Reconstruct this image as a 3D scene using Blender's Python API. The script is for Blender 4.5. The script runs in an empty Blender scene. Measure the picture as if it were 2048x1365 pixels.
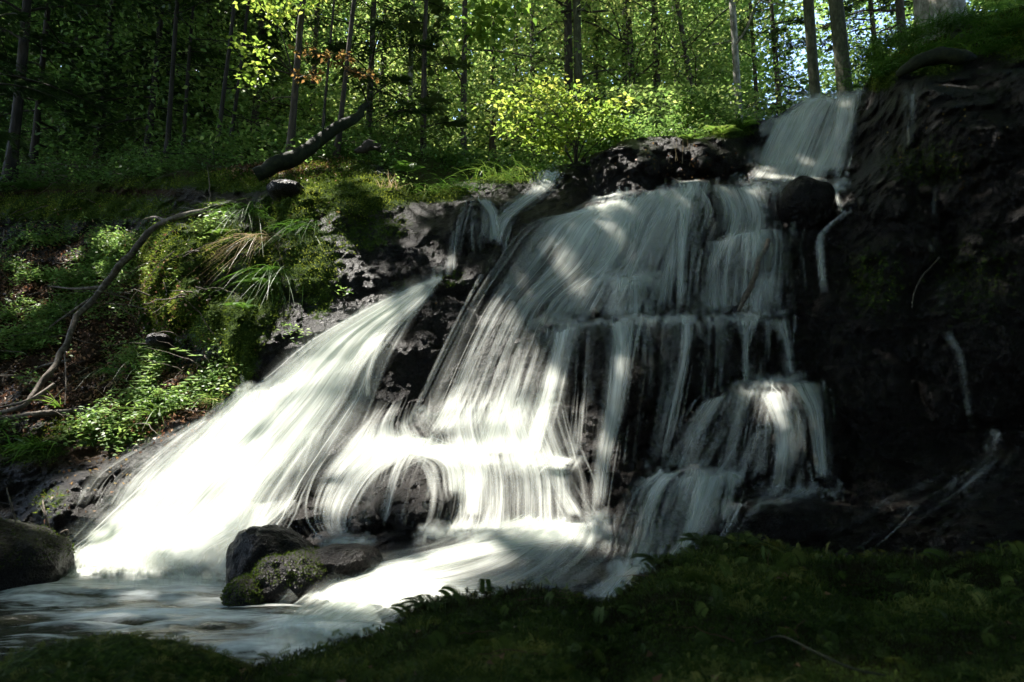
import bpy, math, random
import numpy as np

# ------------------------------------------------------------------ camera, light, exposure
sc = bpy.context.scene
PITCH = math.radians(9.0); F = 1365.0; CAMZ = 1.0
cam_d = bpy.data.cameras.new('camera'); cam = bpy.data.objects.new('camera', cam_d)
sc.collection.objects.link(cam); sc.camera = cam
cam.location = (0, 0, CAMZ); cam.rotation_euler = (math.radians(90) + PITCH, 0, 0)
cam_d.sensor_width = 36; cam_d.lens = 24; cam_d.clip_end = 500; cam_d.clip_start = 0.02
cam_d.dof.use_dof = True; cam_d.dof.focus_distance = 8.2; cam_d.dof.aperture_fstop = 4.0

SUN = np.array([-0.42, 0.20, 0.88]); SUN /= np.linalg.norm(SUN)
w = bpy.data.worlds.new('World'); sc.world = w; w.use_nodes = True
nt = w.node_tree; sky = nt.nodes.new('ShaderNodeTexSky'); sky.sky_type = 'NISHITA'; sky.sun_disc = False
elev = math.asin(SUN[2]); az = math.atan2(SUN[0], SUN[1])
sky.sun_elevation = elev; sky.sun_rotation = az
bg = nt.nodes['Background']; bg.inputs[1].default_value = 0.15
nt.links.new(sky.outputs[0], bg.inputs[0])
sl = bpy.data.lights.new('sun', 'SUN'); sl.energy = 4.2; sl.angle = math.radians(0.55); sl.color = (1, 0.95, 0.87)
so = bpy.data.objects.new('sun', sl); sc.collection.objects.link(so)
so.rotation_euler = (math.pi / 2 - elev, 0, math.pi - az)
from mathutils import Vector
so.rotation_euler = Vector(tuple(SUN)).to_track_quat('Z', 'Y').to_euler()
sc.view_settings.view_transform = 'Standard'; sc.view_settings.look = 'None'
sc.view_settings.exposure = 2.18; sc.view_settings.gamma = 1
cy = sc.cycles
cy.max_bounces = 6; cy.diffuse_bounces = 4; cy.glossy_bounces = 2; cy.transmission_bounces = 4
cy.transparent_max_bounces = 40; cy.sample_clamp_indirect = 4; cy.caustics_reflective = False; cy.caustics_refractive = False
cy.use_adaptive_sampling = True; cy.adaptive_threshold = 0.02
rs = np.random.RandomState(7); random.seed(7)

# ------------------------------------------------------------------ projection helpers
cp, sp_ = math.cos(PITCH), math.sin(PITCH)
def slopes(u, v):
    a = (np.asarray(u, float) - 1024) / F; b = (682.5 - np.asarray(v, float)) / F
    dy = cp - b * sp_; return a / dy, (sp_ + b * cp) / dy
def PT(u, v, Y):
    sx, sz = slopes(u, v); Y = np.asarray(Y, float)
    return np.stack(np.broadcast_arrays(sx * Y, Y, CAMZ + sz * Y), -1)
def pix(p):
    x, y, z = p[..., 0], p[..., 1], p[..., 2] - CAMZ
    f = y * cp + z * sp_; up = -y * sp_ + z * cp
    f = np.where(f < 0.05, 0.05, f)
    return 1024 + F * x / f, 682.5 - F * up / f
def sst(x): x = np.clip(x, 0, 1); return x * x * (3 - 2 * x)
def unit(a): return a / np.maximum(np.linalg.norm(a, axis=-1, keepdims=True), 1e-9)

def _h(i, j, k, s):
    i = i.astype(np.int64); j = j.astype(np.int64); k = k.astype(np.int64)
    n = (i * 73856093) ^ (j * 19349663) ^ (k * 83492791) ^ (s * 2654435761)
    n = (n ^ (n >> 13)) * 1274126177 & 0xFFFFFFFF
    n = (n ^ (n >> 15)) * 668265263 & 0xFFFFFFFF
    return ((n ^ (n >> 16)) & 0xFFFFFF) / float(0xFFFFFF)
def vn(p, s=0):
    i = np.floor(p); f = p - i; f = f * f * (3 - 2 * f); r = 0
    for a in (0, 1):
        for b in (0, 1):
            for c in (0, 1):
                wt = (f[..., 0] if a else 1 - f[..., 0]) * (f[..., 1] if b else 1 - f[..., 1]) * (f[..., 2] if c else 1 - f[..., 2])
                r = r + wt * _h(i[..., 0] + a, i[..., 1] + b, i[..., 2] + c, s)
    return r * 2 - 1
def fbm(p, o=4, s=0):
    r = 0; a = 0.5
    for k in range(o):
        r = r + a * vn(p * (2.03 ** k) + 17.3 * k, s + k); a *= 0.5
    return r
def ridged(p, o=3, s=0):
    r = 0; a = 0.5
    for k in range(o):
        r = r + a * (1 - 2 * np.abs(vn(p * (2.1 ** k) + 9.1 * k, s + k))); a *= 0.5
    return r

# ------------------------------------------------------------------ mesh helpers
class MB:
    def __init__(s): s.V = []; s.Q = []; s.T = []; s.n = 0
    def add(s, V, Q, t=0.5):
        V = np.asarray(V, float).reshape(-1, 3); Q = np.asarray(Q, np.int64).reshape(-1, 4)
        s.V.append(V); s.Q.append(Q + s.n); s.n += len(V)
        s.T.append(np.broadcast_to(np.asarray(t, float), (len(V),)))
        return s
    def build(s, name, mat, parent=None, attrs=None, uv=None, smooth=True, loc=None):
        V = np.concatenate(s.V); Q = np.concatenate(s.Q); T = np.concatenate(s.T)
        if loc is not None: V = V - np.asarray(loc)
        me = bpy.data.meshes.new(name)
        me.vertices.add(len(V)); me.vertices.foreach_set('co', V.astype(np.float32).ravel())
        me.loops.add(len(Q) * 4); me.loops.foreach_set('vertex_index', Q.astype(np.int32).ravel())
        me.polygons.add(len(Q)); me.polygons.foreach_set('loop_start', np.arange(0, len(Q) * 4, 4, dtype=np.int32))
        me.polygons.foreach_set('use_smooth', np.full(len(Q), smooth))
        me.update(calc_edges=True)
        A = dict(attrs or {}); A['tint'] = T
        for k, a in A.items():
            at = me.attributes.new(k, 'FLOAT', 'POINT'); at.data.foreach_set('value', np.asarray(a, np.float32).ravel())
        if uv is not None:
            l = me.uv_layers.new(name='uv'); l.data.foreach_set('uv', uv[Q.ravel()].astype(np.float32).ravel())
        me.validate(clean_customdata=False)
        if isinstance(mat, (list, tuple)): [me.materials.append(m) for m in mat]
        else: me.materials.append(mat)
        o = bpy.data.objects.new(name, me); sc.collection.objects.link(o)
        if loc is not None and parent is None: o.location = loc
        if parent is not None: o.parent = parent
        return o
def tag(o, label=None, cat=None, group=None, kind=None):
    if label: o['label'] = label
    if cat: o['category'] = cat
    if group: o['group'] = group
    if kind: o['kind'] = kind
    return o
def empty(name, loc, label, cat, group=None):
    o = bpy.data.objects.new(name, None); sc.collection.objects.link(o); o.location = tuple(loc); o.empty_display_size = .1
    return tag(o, label, cat, group)
def gridq(nr, nc):
    i = np.arange(nr * nc).reshape(nr, nc)
    return np.stack([i[:-1, :-1], i[:-1, 1:], i[1:, 1:], i[1:, :-1]], -1).reshape(-1, 4)
def tube(path, rad, n=8, noise=0.0, seed=0):
    path = np.asarray(path, float); m = len(path); rad = np.broadcast_to(np.asarray(rad, float), (m,))
    t = unit(np.gradient(path, axis=0)); ref = np.array([0.31, 0.87, 0.12]) if abs(t[0][2]) > .6 else np.array([0, 0, 1.])
    a = unit(np.cross(t, ref)); b = np.cross(t, a)
    th = np.linspace(0, 2 * np.pi, n, endpoint=False)
    ring = a[:, None] * np.cos(th)[None, :, None] + b[:, None] * np.sin(th)[None, :, None]
    r = rad[:, None, None] * np.ones((m, n, 1))
    V = path[:, None] + ring * r
    if noise: V = V + ring * r * noise * fbm(V * (1.2 / max(rad.max(), .01)) * .4, 3, seed)[..., None]
    i = np.arange(m * n).reshape(m, n); j = np.roll(i, -1, 1)
    Q = np.stack([i[:-1], j[:-1], j[1:], i[1:]], -1).reshape(-1, 4)
    return V.reshape(-1, 3), Q
def curve(pts, n):
    pts = np.asarray(pts, float); k = len(pts)
    if k == 2: return pts[0] + (pts[1] - pts[0]) * np.linspace(0, 1, n)[:, None]
    e = np.vstack([2 * pts[0] - pts[1], pts, 2 * pts[-1] - pts[-2]])
    t = np.linspace(0, k - 1 - 1e-6, n); i = t.astype(int); f = (t - i)[:, None]
    p0, p1, p2, p3 = e[i], e[i + 1], e[i + 2], e[i + 3]
    return .5 * ((2 * p1) + (-p0 + p2) * f + (2 * p0 - 5 * p1 + 4 * p2 - p3) * f ** 2 + (-p0 + 3 * p1 - 3 * p2 + p3) * f ** 3)
def leaves(mb, P, D, N, L, W, t=0.5, fold=.15):
    """n leaf blades: base P, axis D, normal N; pointed six-corner outline"""
    P = np.asarray(P, float); n = len(P)
    D = unit(D); S = unit(np.cross(D, N)); N = np.cross(S, D)
    L = np.broadcast_to(np.asarray(L, float), (n,))[:, None]; W = np.broadcast_to(np.asarray(W, float), (n,))[:, None]
    V = np.stack([P, P + D * L * .35 + S * W * .5 + N * W * fold, P + D * L - N * L * .08, P + D * L * .35 - S * W * .5 + N * W * fold], 1)
    mb.add(V.reshape(-1, 3), np.arange(n * 4).reshape(n, 4), np.repeat(np.broadcast_to(t, (n,)), 4))
def blades(mb, P, D, L, W, bend, t=0.5, seg=4, side=None):
    """grass blades: start P, direction D, drooping by bend"""
    n = len(P); D = unit(np.asarray(D, float)); L = np.broadcast_to(L, (n,)); W = np.broadcast_to(W, (n,)); bend = np.broadcast_to(bend, (n,))
    S = unit(np.cross(D, rs.normal(size=(n, 3)) * .3 + np.array([0, 1., 0.2]))) if side is None else side
    H = D * np.array([1, 1, 0]); H = unit(H + 1e-4)
    rows = []; P = np.asarray(P, float)
    for k in range(seg + 1):
        s = k / seg
        c = P + D * (L * s)[:, None] + H * (L * bend * s ** 2 * .5)[:, None] - np.array([0, 0, 1.]) * (L * bend * s ** 2.2 * .9)[:, None]
        wd = (W * (1 - s ** 1.6) * .5 + .0004)[:, None]
        rows += [c - S * wd, c + S * wd]
    V = np.stack(rows, 1); q = np.array([[2 * k, 2 * k + 1, 2 * k + 3, 2 * k + 2] for k in range(seg)])
    Q = (np.arange(n)[:, None, None] * (2 * seg + 2) + q[None]).reshape(-1, 4)
    mb.add(V.reshape(-1, 3), Q, np.repeat(np.broadcast_to(t, (n,)), 2 * seg + 2))

# ------------------------------------------------------------------ materials
def M(name):
    m = bpy.data.materials.new(name); m.use_nodes = True; t = m.node_tree
    for n in list(t.nodes): t.nodes.remove(n)
    return m, t, t.nodes, t.links
def nd(N, typ, **k):
    n = N.new(typ)
    for a, b in k.items(): setattr(n, a, b)
    return n
def mathn(N, L, op, a, b=None, c=None, clamp=False):
    n = N.new('ShaderNodeMath'); n.operation = op; n.use_clamp = clamp
    for i, x in enumerate((a, b, c)):
        if x is None: continue
        if isinstance(x, (int, float)): n.inputs[i].default_value = x
        else: L.new(x, n.inputs[i])
    return n.outputs[0]
def ramp(N, L, fac, stops):
    n = N.new('ShaderNodeValToRGB'); e = n.color_ramp.elements
    while len(e) < len(stops): e.new(.5)
    for x, (p, c) in zip(e, stops): x.position = p; x.color = (*c, 1)
    L.new(fac, n.inputs[0]); return n.outputs[0]
def mixc(N, L, f, a, b):
    n = N.new('ShaderNodeMix'); n.data_type = 'RGBA'; n.clamp_factor = True
    if isinstance(f, float): n.inputs[0].default_value = f
    else: L.new(f, n.inputs[0])
    for i, x in ((6, a), (7, b)):
        if isinstance(x, tuple): n.inputs[i].default_value = (*x, 1)
        else: L.new(x, n.inputs[i])
    return n.outputs[2]
def noise(N, L, vec, scale, detail=4, rough=.55, dist=0):
    n = N.new('ShaderNodeTexNoise'); n.inputs['Scale'].default_value = scale; n.inputs['Detail'].default_value = detail
    n.inputs['Roughness'].default_value = rough; n.inputs['Distortion'].default_value = dist
    if vec is not None: L.new(vec, n.inputs['Vector'])
    return n.outputs[0]
def geo_pos(N): return N.new('ShaderNodeNewGeometry').outputs['Position']
def attr(N, name): n = N.new('ShaderNodeAttribute'); n.attribute_name = name; return n.outputs['Fac']
def bump(N, L, h, s, d, normal=None):
    n = N.new('ShaderNodeBump'); n.inputs['Strength'].default_value = s; n.inputs['Distance'].default_value = d
    L.new(h, n.inputs['Height'])
    if normal is not None: L.new(normal, n.inputs['Normal'])
    return n.outputs[0]

def leaf_mat(name, stops, trans=.45, rough=.45, gloss=.25):
    m, t, N, L = M(name)
    tn = attr(N, 'tint'); col = ramp(N, L, tn, stops)
    d = N.new('ShaderNodeBsdfPrincipled'); L.new(col, d.inputs['Base Color']); d.inputs['Roughness'].default_value = rough
    d.inputs['Specular IOR Level'].default_value = gloss
    tr = N.new('ShaderNodeBsdfTranslucent')
    hs = N.new('ShaderNodeHueSaturation'); hs.inputs['Hue'].default_value = .49; hs.inputs['Saturation'].default_value = 1.0; hs.inputs['Value'].default_value = 1.7
    L.new(col, hs.inputs['Color']); L.new(hs.outputs[0], tr.inputs[0])
    mx = N.new('ShaderNodeMixShader'); mx.inputs[0].default_value = trans
    L.new(d.outputs[0], mx.inputs[1]); L.new(tr.outputs[0], mx.inputs[2])
    o = N.new('ShaderNodeOutputMaterial'); L.new(mx.outputs[0], o.inputs[0]); return m
def solid_mat(name, stops, rough=.8, nscale=8, bs=.4, bd=.01, stretch=None, spec=.3):
    m, t, N, L = M(name); p = geo_pos(N)
    if stretch:
        mp = N.new('ShaderNodeMapping'); mp.inputs['Scale'].default_value = stretch; L.new(p, mp.inputs[0]); p = mp.outputs[0]
    n = noise(N, L, p, nscale, 6, .65); col = ramp(N, L, n, stops)
    d = N.new('ShaderNodeBsdfPrincipled'); L.new(col, d.inputs['Base Color']); d.inputs['Roughness'].default_value = rough
    d.inputs['Specular IOR Level'].default_value = spec
    L.new(bump(N, L, n, bs, bd), d.inputs['Normal'])
    o = N.new('ShaderNodeOutputMaterial'); L.new(d.outputs[0], o.inputs[0]); return m

def rock_mat(name):
    """wet dark rock; 'moss' and 'soil' vertex values lay moss and leaf soil over it"""
    m, t, N, L = M(name); p = geo_pos(N)
    n1 = noise(N, L, p, 1.6, 6, .6); n2 = noise(N, L, p, 14, 6, .7); n3 = noise(N, L, p, 75, 3, .6); n4 = noise(N, L, p, 34, 5, .7)
    vo = N.new('ShaderNodeTexVoronoi'); vo.inputs['Scale'].default_value = 55; L.new(p, vo.inputs['Vector'])
    rc = ramp(N, L, n2, [(.3, (.003, .0026, .002)), (.5, (.008, .0065, .0055)), (.62, (.02, .016, .013)), (.78, (.05, .04, .034))])
    rc = mixc(N, L, mathn(N, L, 'MULTIPLY', n1, .16), rc, (.035, .024, .018))
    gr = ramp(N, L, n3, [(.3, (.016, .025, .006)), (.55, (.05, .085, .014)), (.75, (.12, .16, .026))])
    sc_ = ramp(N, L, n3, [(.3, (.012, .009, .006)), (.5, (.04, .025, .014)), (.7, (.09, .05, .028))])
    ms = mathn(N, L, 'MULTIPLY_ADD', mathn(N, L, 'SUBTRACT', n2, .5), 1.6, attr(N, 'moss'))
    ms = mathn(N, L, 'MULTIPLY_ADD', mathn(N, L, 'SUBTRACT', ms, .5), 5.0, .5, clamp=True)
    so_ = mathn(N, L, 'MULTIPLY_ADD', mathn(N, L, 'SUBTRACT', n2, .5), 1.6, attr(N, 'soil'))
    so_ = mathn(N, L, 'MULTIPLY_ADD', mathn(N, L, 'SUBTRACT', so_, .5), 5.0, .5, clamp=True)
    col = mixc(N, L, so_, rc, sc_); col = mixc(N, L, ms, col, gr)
    d = N.new('ShaderNodeBsdfPrincipled'); L.new(col, d.inputs['Base Color'])
    dry = mathn(N, L, 'MAXIMUM', ms, so_)
    L.new(mathn(N, L, 'MULTIPLY_ADD', dry, .55, mathn(N, L, 'MULTIPLY_ADD', n4, .35, .2)), d.inputs['Roughness'])
    L.new(mathn(N, L, 'MULTIPLY_ADD', dry, -.15, .22), d.inputs['Specular IOR Level'])
    b = bump(N, L, n2, .9, .08); b = bump(N, L, n4, .7, .03, b); b = bump(N, L, vo.outputs[0], .6, .02, b); b = bump(N, L, n3, .5, .012, b)
    L.new(b, d.inputs['Normal'])
    o = N.new('ShaderNodeOutputMaterial'); L.new(d.outputs[0], o.inputs[0]); return m

def water_mat(name):
    """falling white water: threads of bubbles along the flow, bare gaps between"""
    m, t, N, L = M(name); uv = N.new('ShaderNodeUVMap'); uv.uv_map = 'uv'
    def st(sx, sy, det, rg):
        mp = N.new('ShaderNodeMapping'); mp.inputs['Scale'].default_value = (sx, sy, 1); L.new(uv.outputs[0], mp.inputs[0])
        return noise(N, L, mp.outputs[0], 1.0, det, rg, .15)
    a, b, c = st(5, .55, 3, .5), st(19, .7, 4, .6), st(70, 1.3, 3, .6)
    n = mathn(N, L, 'MULTIPLY_ADD', a, .46, mathn(N, L, 'MULTIPLY_ADD', b, .40, mathn(N, L, 'MULTIPLY', c, .14)))
    n = mathn(N, L, 'MULTIPLY', mathn(N, L, 'SUBTRACT', n, .5), 4.8)
    de = attr(N, 'dens'); al = mathn(N, L, 'MULTIPLY_ADD', de, 1.5, mathn(N, L, 'ADD', n, -.62), clamp=True)
    rb = attr(N, 'thread')
    al = mathn(N, L, 'MULTIPLY', al, mathn(N, L, 'SUBTRACT', 1.0, rb))
    al = mathn(N, L, 'MULTIPLY_ADD', de, rb, mathn(N, L, 'MULTIPLY', al, .64))
    al = mathn(N, L, 'MULTIPLY', al, attr(N, 'edge'), clamp=True)
    d = N.new('ShaderNodeBsdfDiffuse'); d.inputs[0].default_value = (.85, .87, .81, 1)
    L.new(bump(N, L, mathn(N, L, 'ADD', b, mathn(N, L, 'MULTIPLY', c, .5)), .5, .03), d.inputs['Normal'])
    tr = N.new('ShaderNodeBsdfTranslucent'); tr.inputs[0].default_value = (.78, .84, .73, 1)
    mx = N.new('ShaderNodeMixShader'); mx.inputs[0].default_value = .3; L.new(d.outputs[0], mx.inputs[1]); L.new(tr.outputs[0], mx.inputs[2])
    tp = N.new('ShaderNodeBsdfTransparent')
    m2 = N.new('ShaderNodeMixShader'); L.new(al, m2.inputs[0]); L.new(tp.outputs[0], m2.inputs[1]); L.new(mx.outputs[0], m2.inputs[2])
    o = N.new('ShaderNodeOutputMaterial'); L.new(m2.outputs[0], o.inputs[0]); return m

def pool_mat(name):
    m, t, N, L = M(name); p = geo_pos(N)
    mp = N.new('ShaderNodeMapping'); mp.inputs['Scale'].default_value = (1.1, 4.2, 1); mp.inputs['Rotation'].default_value = (0, 0, .12); L.new(p, mp.inputs[0])
    n = noise(N, L, mp.outputs[0], 1.5, 6, .62, .5); n2 = noise(N, L, mp.outputs[0], 7, 4, .6, .3)
    f = mathn(N, L, 'MULTIPLY_ADD', mathn(N, L, 'SUBTRACT', n, .5), 3.0, mathn(N, L, 'MULTIPLY_ADD', mathn(N, L, 'SUBTRACT', n2, .5), 1.1, mathn(N, L, 'MULTIPLY_ADD', attr(N, 'foam'), 1.5, -.25)), clamp=True)
    wt = N.new('ShaderNodeBsdfPrincipled'); wt.inputs['Base Color'].default_value = (.035, .036, .024, 1)
    wt.inputs['Roughness'].default_value = .16; wt.inputs['IOR'].default_value = 1.33
    L.new(bump(N, L, n2, .5, .03), wt.inputs['Normal'])
    d = N.new('ShaderNodeBsdfDiffuse'); d.inputs[0].default_value = (.8, .83, .8, 1)
    mx = N.new('ShaderNodeMixShader'); L.new(f, mx.inputs[0]); L.new(wt.outputs[0], mx.inputs[1]); L.new(d.outputs[0], mx.inputs[2])
    o = N.new('ShaderNodeOutputMaterial'); L.new(mx.outputs[0], o.inputs[0]); return m

MAT_ROCK = rock_mat('wet_rock'); MAT_WATER = water_mat('white_water'); MAT_POOL = pool_mat('stream_water')
MAT_BARK = solid_mat('bark_dark', [(.3, (.02, .016, .012)), (.55, (.06, .048, .036)), (.75, (.13, .11, .085))], nscale=3, stretch=(6, 6, 1.2), bd=.03)
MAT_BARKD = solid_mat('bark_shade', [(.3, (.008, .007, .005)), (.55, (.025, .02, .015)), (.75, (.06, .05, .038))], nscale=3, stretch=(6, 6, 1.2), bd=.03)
MAT_BARKP = solid_mat('bark_pale', [(.3, (.06, .055, .04)), (.5, (.2, .19, .15)), (.7, (.42, .41, .36))], nscale=2.5, stretch=(4, 4, 2), bd=.02)
MAT_BARKM = solid_mat('bark_mossy', [(.3, (.02, .022, .012)), (.5, (.06, .062, .03)), (.7, (.13, .125, .08))], nscale=3, stretch=(5, 5, 2), bd=.02)
MAT_MBARK = solid_mat('bark_moss_covered', [(.3, (.004, .005, .002)), (.5, (.012, .016, .005)), (.7, (.03, .036, .01))], nscale=12, stretch=(1, 1, 1), bd=.05)
MAT_DEAD = solid_mat('dead_wood', [(.3, (.03, .023, .016)), (.52, (.09, .07, .05)), (.72, (.22, .19, .15))], nscale=9, stretch=(2, 2, 2), bd=.01)
MAT_LEAF = leaf_mat('leaf_green', [(0, (.04, .085, .018)), (.4, (.095, .185, .04)), (.75, (.21, .31, .08)), (1, (.38, .44, .14))])
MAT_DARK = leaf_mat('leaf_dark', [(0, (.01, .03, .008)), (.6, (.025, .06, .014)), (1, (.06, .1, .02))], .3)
MAT_FIR = leaf_mat('fir_needles', [(0, (.012, .034, .012)), (.5, (.03, .07, .022)), (1, (.15, .21, .08))], .25)
MAT_BUSH = leaf_mat('leaf_yellowgreen', [(0, (.10, .2, .03)), (.55, (.22, .32, .05)), (1, (.4, .42, .09))], .45)
MAT_ORANGE = leaf_mat('leaf_orange', [(0, (.10, .06, .03)), (.6, (.22, .14, .04)), (1, (.36, .27, .08))], .5)
MAT_GRASS = leaf_mat('grass_blade', [(0, (.03, .08, .01)), (.55, (.07, .16, .02)), (.85, (.15, .24, .04)), (1, (.3, .26, .12))], .4)
MAT_DRY = leaf_mat('dry_blade', [(0, (.16, .12, .06)), (1, (.4, .32, .18))], .3)
MAT_MOSS = leaf_mat('moss_sprig', [(0, (.025, .045, .008)), (.5, (.085, .13, .018)), (1, (.2, .24, .035))], .3, .8, .05)
MAT_FMOSS = leaf_mat('moss_foreground', [(0, (.02, .018, .006)), (.3, (.026, .042, .009)), (.6, (.055, .085, .015)), (1, (.16, .16, .04))], .3, .6, .12)
MAT_LITTER = leaf_mat('leaf_litter', [(0, (.06, .028, .014)), (.6, (.2, .1, .05)), (1, (.42, .26, .14))], .2)

# ------------------------------------------------------------------ the cliff: depth of the rock along each bearing
CP = np.array([  # column, row, distance
 (-900, 300, 12), (-900, 700, 9.5), (-900, 1100, 6.5), (-400, 380, 11.5), (-400, 700, 9), (-400, 1050, 6.3),
 (0, 380, 11.2), (0, 480, 10.3), (0, 600, 9.4), (0, 720, 8.4), (0, 850, 7.4), (0, 950, 6.7), (0, 1050, 6.2), (0, 1150, 5.8),
 (150, 365, 11.2), (160, 480, 10.4), (150, 600, 9.3), (150, 720, 8.3), (150, 850, 7.3), (150, 940, 6.7), (150, 1040, 6.3), (120, 1110, 6.0),
 (280, 350, 10.8), (270, 440, 10), (260, 600, 9.1), (280, 720, 8.2), (300, 830, 7.4), (300, 900, 7.0), (280, 1000, 6.5), (270, 1100, 6.0),
 (340, 480, 8.8), (340, 600, 8.5), (400, 420, 9.3), (430, 520, 8.4), (430, 640, 8.0), (400, 740, 7.8), (400, 820, 7.3),
 (440, 345, 10.2), (560, 330, 10.2), (700, 320, 10.2), (620, 400, 8.9), (720, 400, 8.7), (560, 440, 8.6), (560, 560, 7.9), (540, 660, 7.5), (500, 740, 7.3),
 (650, 480, 8.1), (650, 560, 7.8), (700, 640, 7.5), (780, 420, 8.6), (790, 500, 8.2), (860, 480, 8.4), (860, 560, 8.0),
 (820, 370, 9.6), (900, 390, 9.4), (960, 400, 9.0), (1000, 350, 10.2), (1100, 340, 10.4), (1050, 390, 9.6), (990, 470, 8.6), (940, 520, 8.3),
 (640, 700, 7.2), (560, 760, 7.1), (480, 820, 7.0), (640, 820, 6.9), (740, 720, 7.3), (760, 640, 7.6), (400, 920, 6.6), (500, 960, 6.4), (600, 920, 6.6), (420, 1080, 6.0), (560, 1040, 6.0),
 (860, 640, 7.7), (820, 720, 7.4), (780, 800, 7.1), (780, 880, 6.7), (700, 940, 6.4), (640, 1040, 6.0), (800, 990, 6.2), (720, 1080, 5.8),
 (1180, 330, 10.2), (1250, 290, 10.2), (1400, 285, 10.4), (1500, 260, 11), (1200, 385, 9.4), (1340, 350, 9.9), (1460, 350, 10), (1300, 385, 9.2), (1420, 375, 9.2), (1540, 365, 9.3),
 (1100, 450, 8.7), (1250, 450, 8.6), (1400, 450, 8.7), (1540, 450, 8.7), (1000, 560, 8.1), (1150, 560, 8.1), (1300, 560, 8.0), (1450, 560, 8.1), (1560, 560, 8.2),
 (920, 680, 7.6), (1050, 700, 7.5), (1200, 680, 7.4), (1350, 680, 7.4), (1500, 680, 7.5), (1600, 680, 7.5), (900, 800, 7.1), (1050, 820, 7.0), (1200, 820, 7.1), (1350, 820, 7.0), (1500, 820, 6.9), (1650, 820, 6.9),
 (920, 900, 6.6), (1100, 910, 6.5), (1250, 920, 6.7), (1400, 930, 6.5), (1550, 940, 6.5), (1680, 940, 6.6), (900, 1020, 6.1), (1050, 1030, 6.1), (1200, 1030, 6.2), (1350, 1030, 6.1), (1500, 1060, 5.9), (1650, 1040, 6.0),
 (1610, 190, 11.6), (1720, 185, 11.4), (1600, 300, 10.7), (1690, 300, 10.5), (1620, 355, 10.0), (1700, 380, 9.3), (1530, 290, 11),
 (1760, 160, 10.4), (1760, 300, 9.4), (1800, 180, 9.4), (1850, 170, 8.7), (2048, 150, 8.0), (2300, 150, 7.4), (1820, 90, 11), (1950, 40, 10.6), (2048, 10, 10.2), (2300, -60, 9.6), (2800, -100, 9), (1950, 120, 9.4), (2048, 100, 9.0),
 (1800, 400, 8.4), (1900, 350, 8.0), (2048, 350, 7.4), (1700, 500, 8.2), (1850, 550, 7.7), (2048, 600, 7.0), (1700, 680, 7.6), (1850, 750, 7.3), (2048, 800, 6.7), (1780, 900, 6.9), (1950, 900, 6.7),
 (1800, 980, 6.3), (2048, 950, 6.1), (2400, 500, 6.4), (2400, 950, 5.5), (2800, 400, 5.4), (2800, 950, 4.8),
 (1750, 1060, 5.6), (1900, 1060, 5.4), (2048, 1060, 5.2), (1600, 1150, 5.2), (1900, 1200, 4.6), (2100, 1300, 4.0),
 (1150, 1100, 5.4), (1000, 1090, 5.4), (900, 1130, 5.0), (1050, 1170, 4.8), (1250, 1130, 5.1), (1400, 1130, 5.2), (1200, 1230, 4.2), (1000, 1250, 4.1), (800, 1150, 4.9), (680, 1160, 4.9), (850, 1210, 4.4), (620, 1210, 4.6), (700, 1250, 4.35), (560, 1230, 4.75), (640, 1280, 4.3), (500, 1280, 4.6),
], float)
def _solve():
    X = CP[:, :2] / 500.; n = len(X)
    d = np.linalg.norm(X[:, None] - X[None], axis=-1); A = d + np.eye(n) * -.02
    B = np.zeros((n + 3, n + 3)); B[:n, :n] = A; B[:n, n] = 1; B[:n, n + 1:] = X; B[n, :n] = 1; B[n + 1:, :n] = X.T
    return X, np.linalg.solve(B, np.r_[CP[:, 2], 0, 0, 0])
_X, _W = _solve()
def rbf(u, v):
    sh = u.shape; q = np.stack([u.ravel(), v.ravel()], 1) / 500.; out = np.zeros(len(q))
    for a in range(0, len(q), 20000):
        c = q[a:a + 20000]; d = np.linalg.norm(c[:, None] - _X[None], axis=-1)
        out[a:a + 20000] = d @ _W[:-3] + _W[-3] + c @ _W[-2:]
    return out.reshape(sh)
LEDGES = [  # lip polyline, depth of the shelf, how far up it lasts
 ([(1050, 668), (1100, 650), (1160, 641), (1260, 636), (1350, 634), (1480, 630), (1600, 628)], .42, 90),
 ([(1380, 790), (1440, 775), (1490, 772), (1560, 766), (1665, 760)], .40, 80),
 ([(1110, 812), (1200, 800), (1240, 798)], .12, 60),
 ([(1230, 950), (1300, 940), (1400, 936), (1490, 942)], .38, 60),
 ([(1410, 1005), (1500, 1003), (1600, 1000), (1730, 1010)], .55, 50),
 ([(1130, 425), (1200, 400), (1290, 385), (1340, 370), (1440, 362), (1570, 362), (1640, 362)], .50, 60),
 ([(840, 918), (900, 903), (980, 914), (1060, 906), (1120, 922), (1180, 925)], .16, 60),
 ([(470, 800), (500, 785), (600, 780)], .08, 50),
 ([(1180, 550), (1230, 545), (1320, 552)], .25, 60),
 ([(1430, 468), (1520, 458), (1610, 455)], .25, 70),
 ([(820, 838), (900, 800), (1010, 795)], .15, 60),
 ([(900, 408), (960, 396), (1000, 400)], .25, 40),
 ([(1790, 178), (1850, 160), (1950, 145), (2048, 138), (2300, 120)], .7, 60),
 ([(1900, 860), (2000, 858), (2100, 860)], .4, 40),
]
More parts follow.
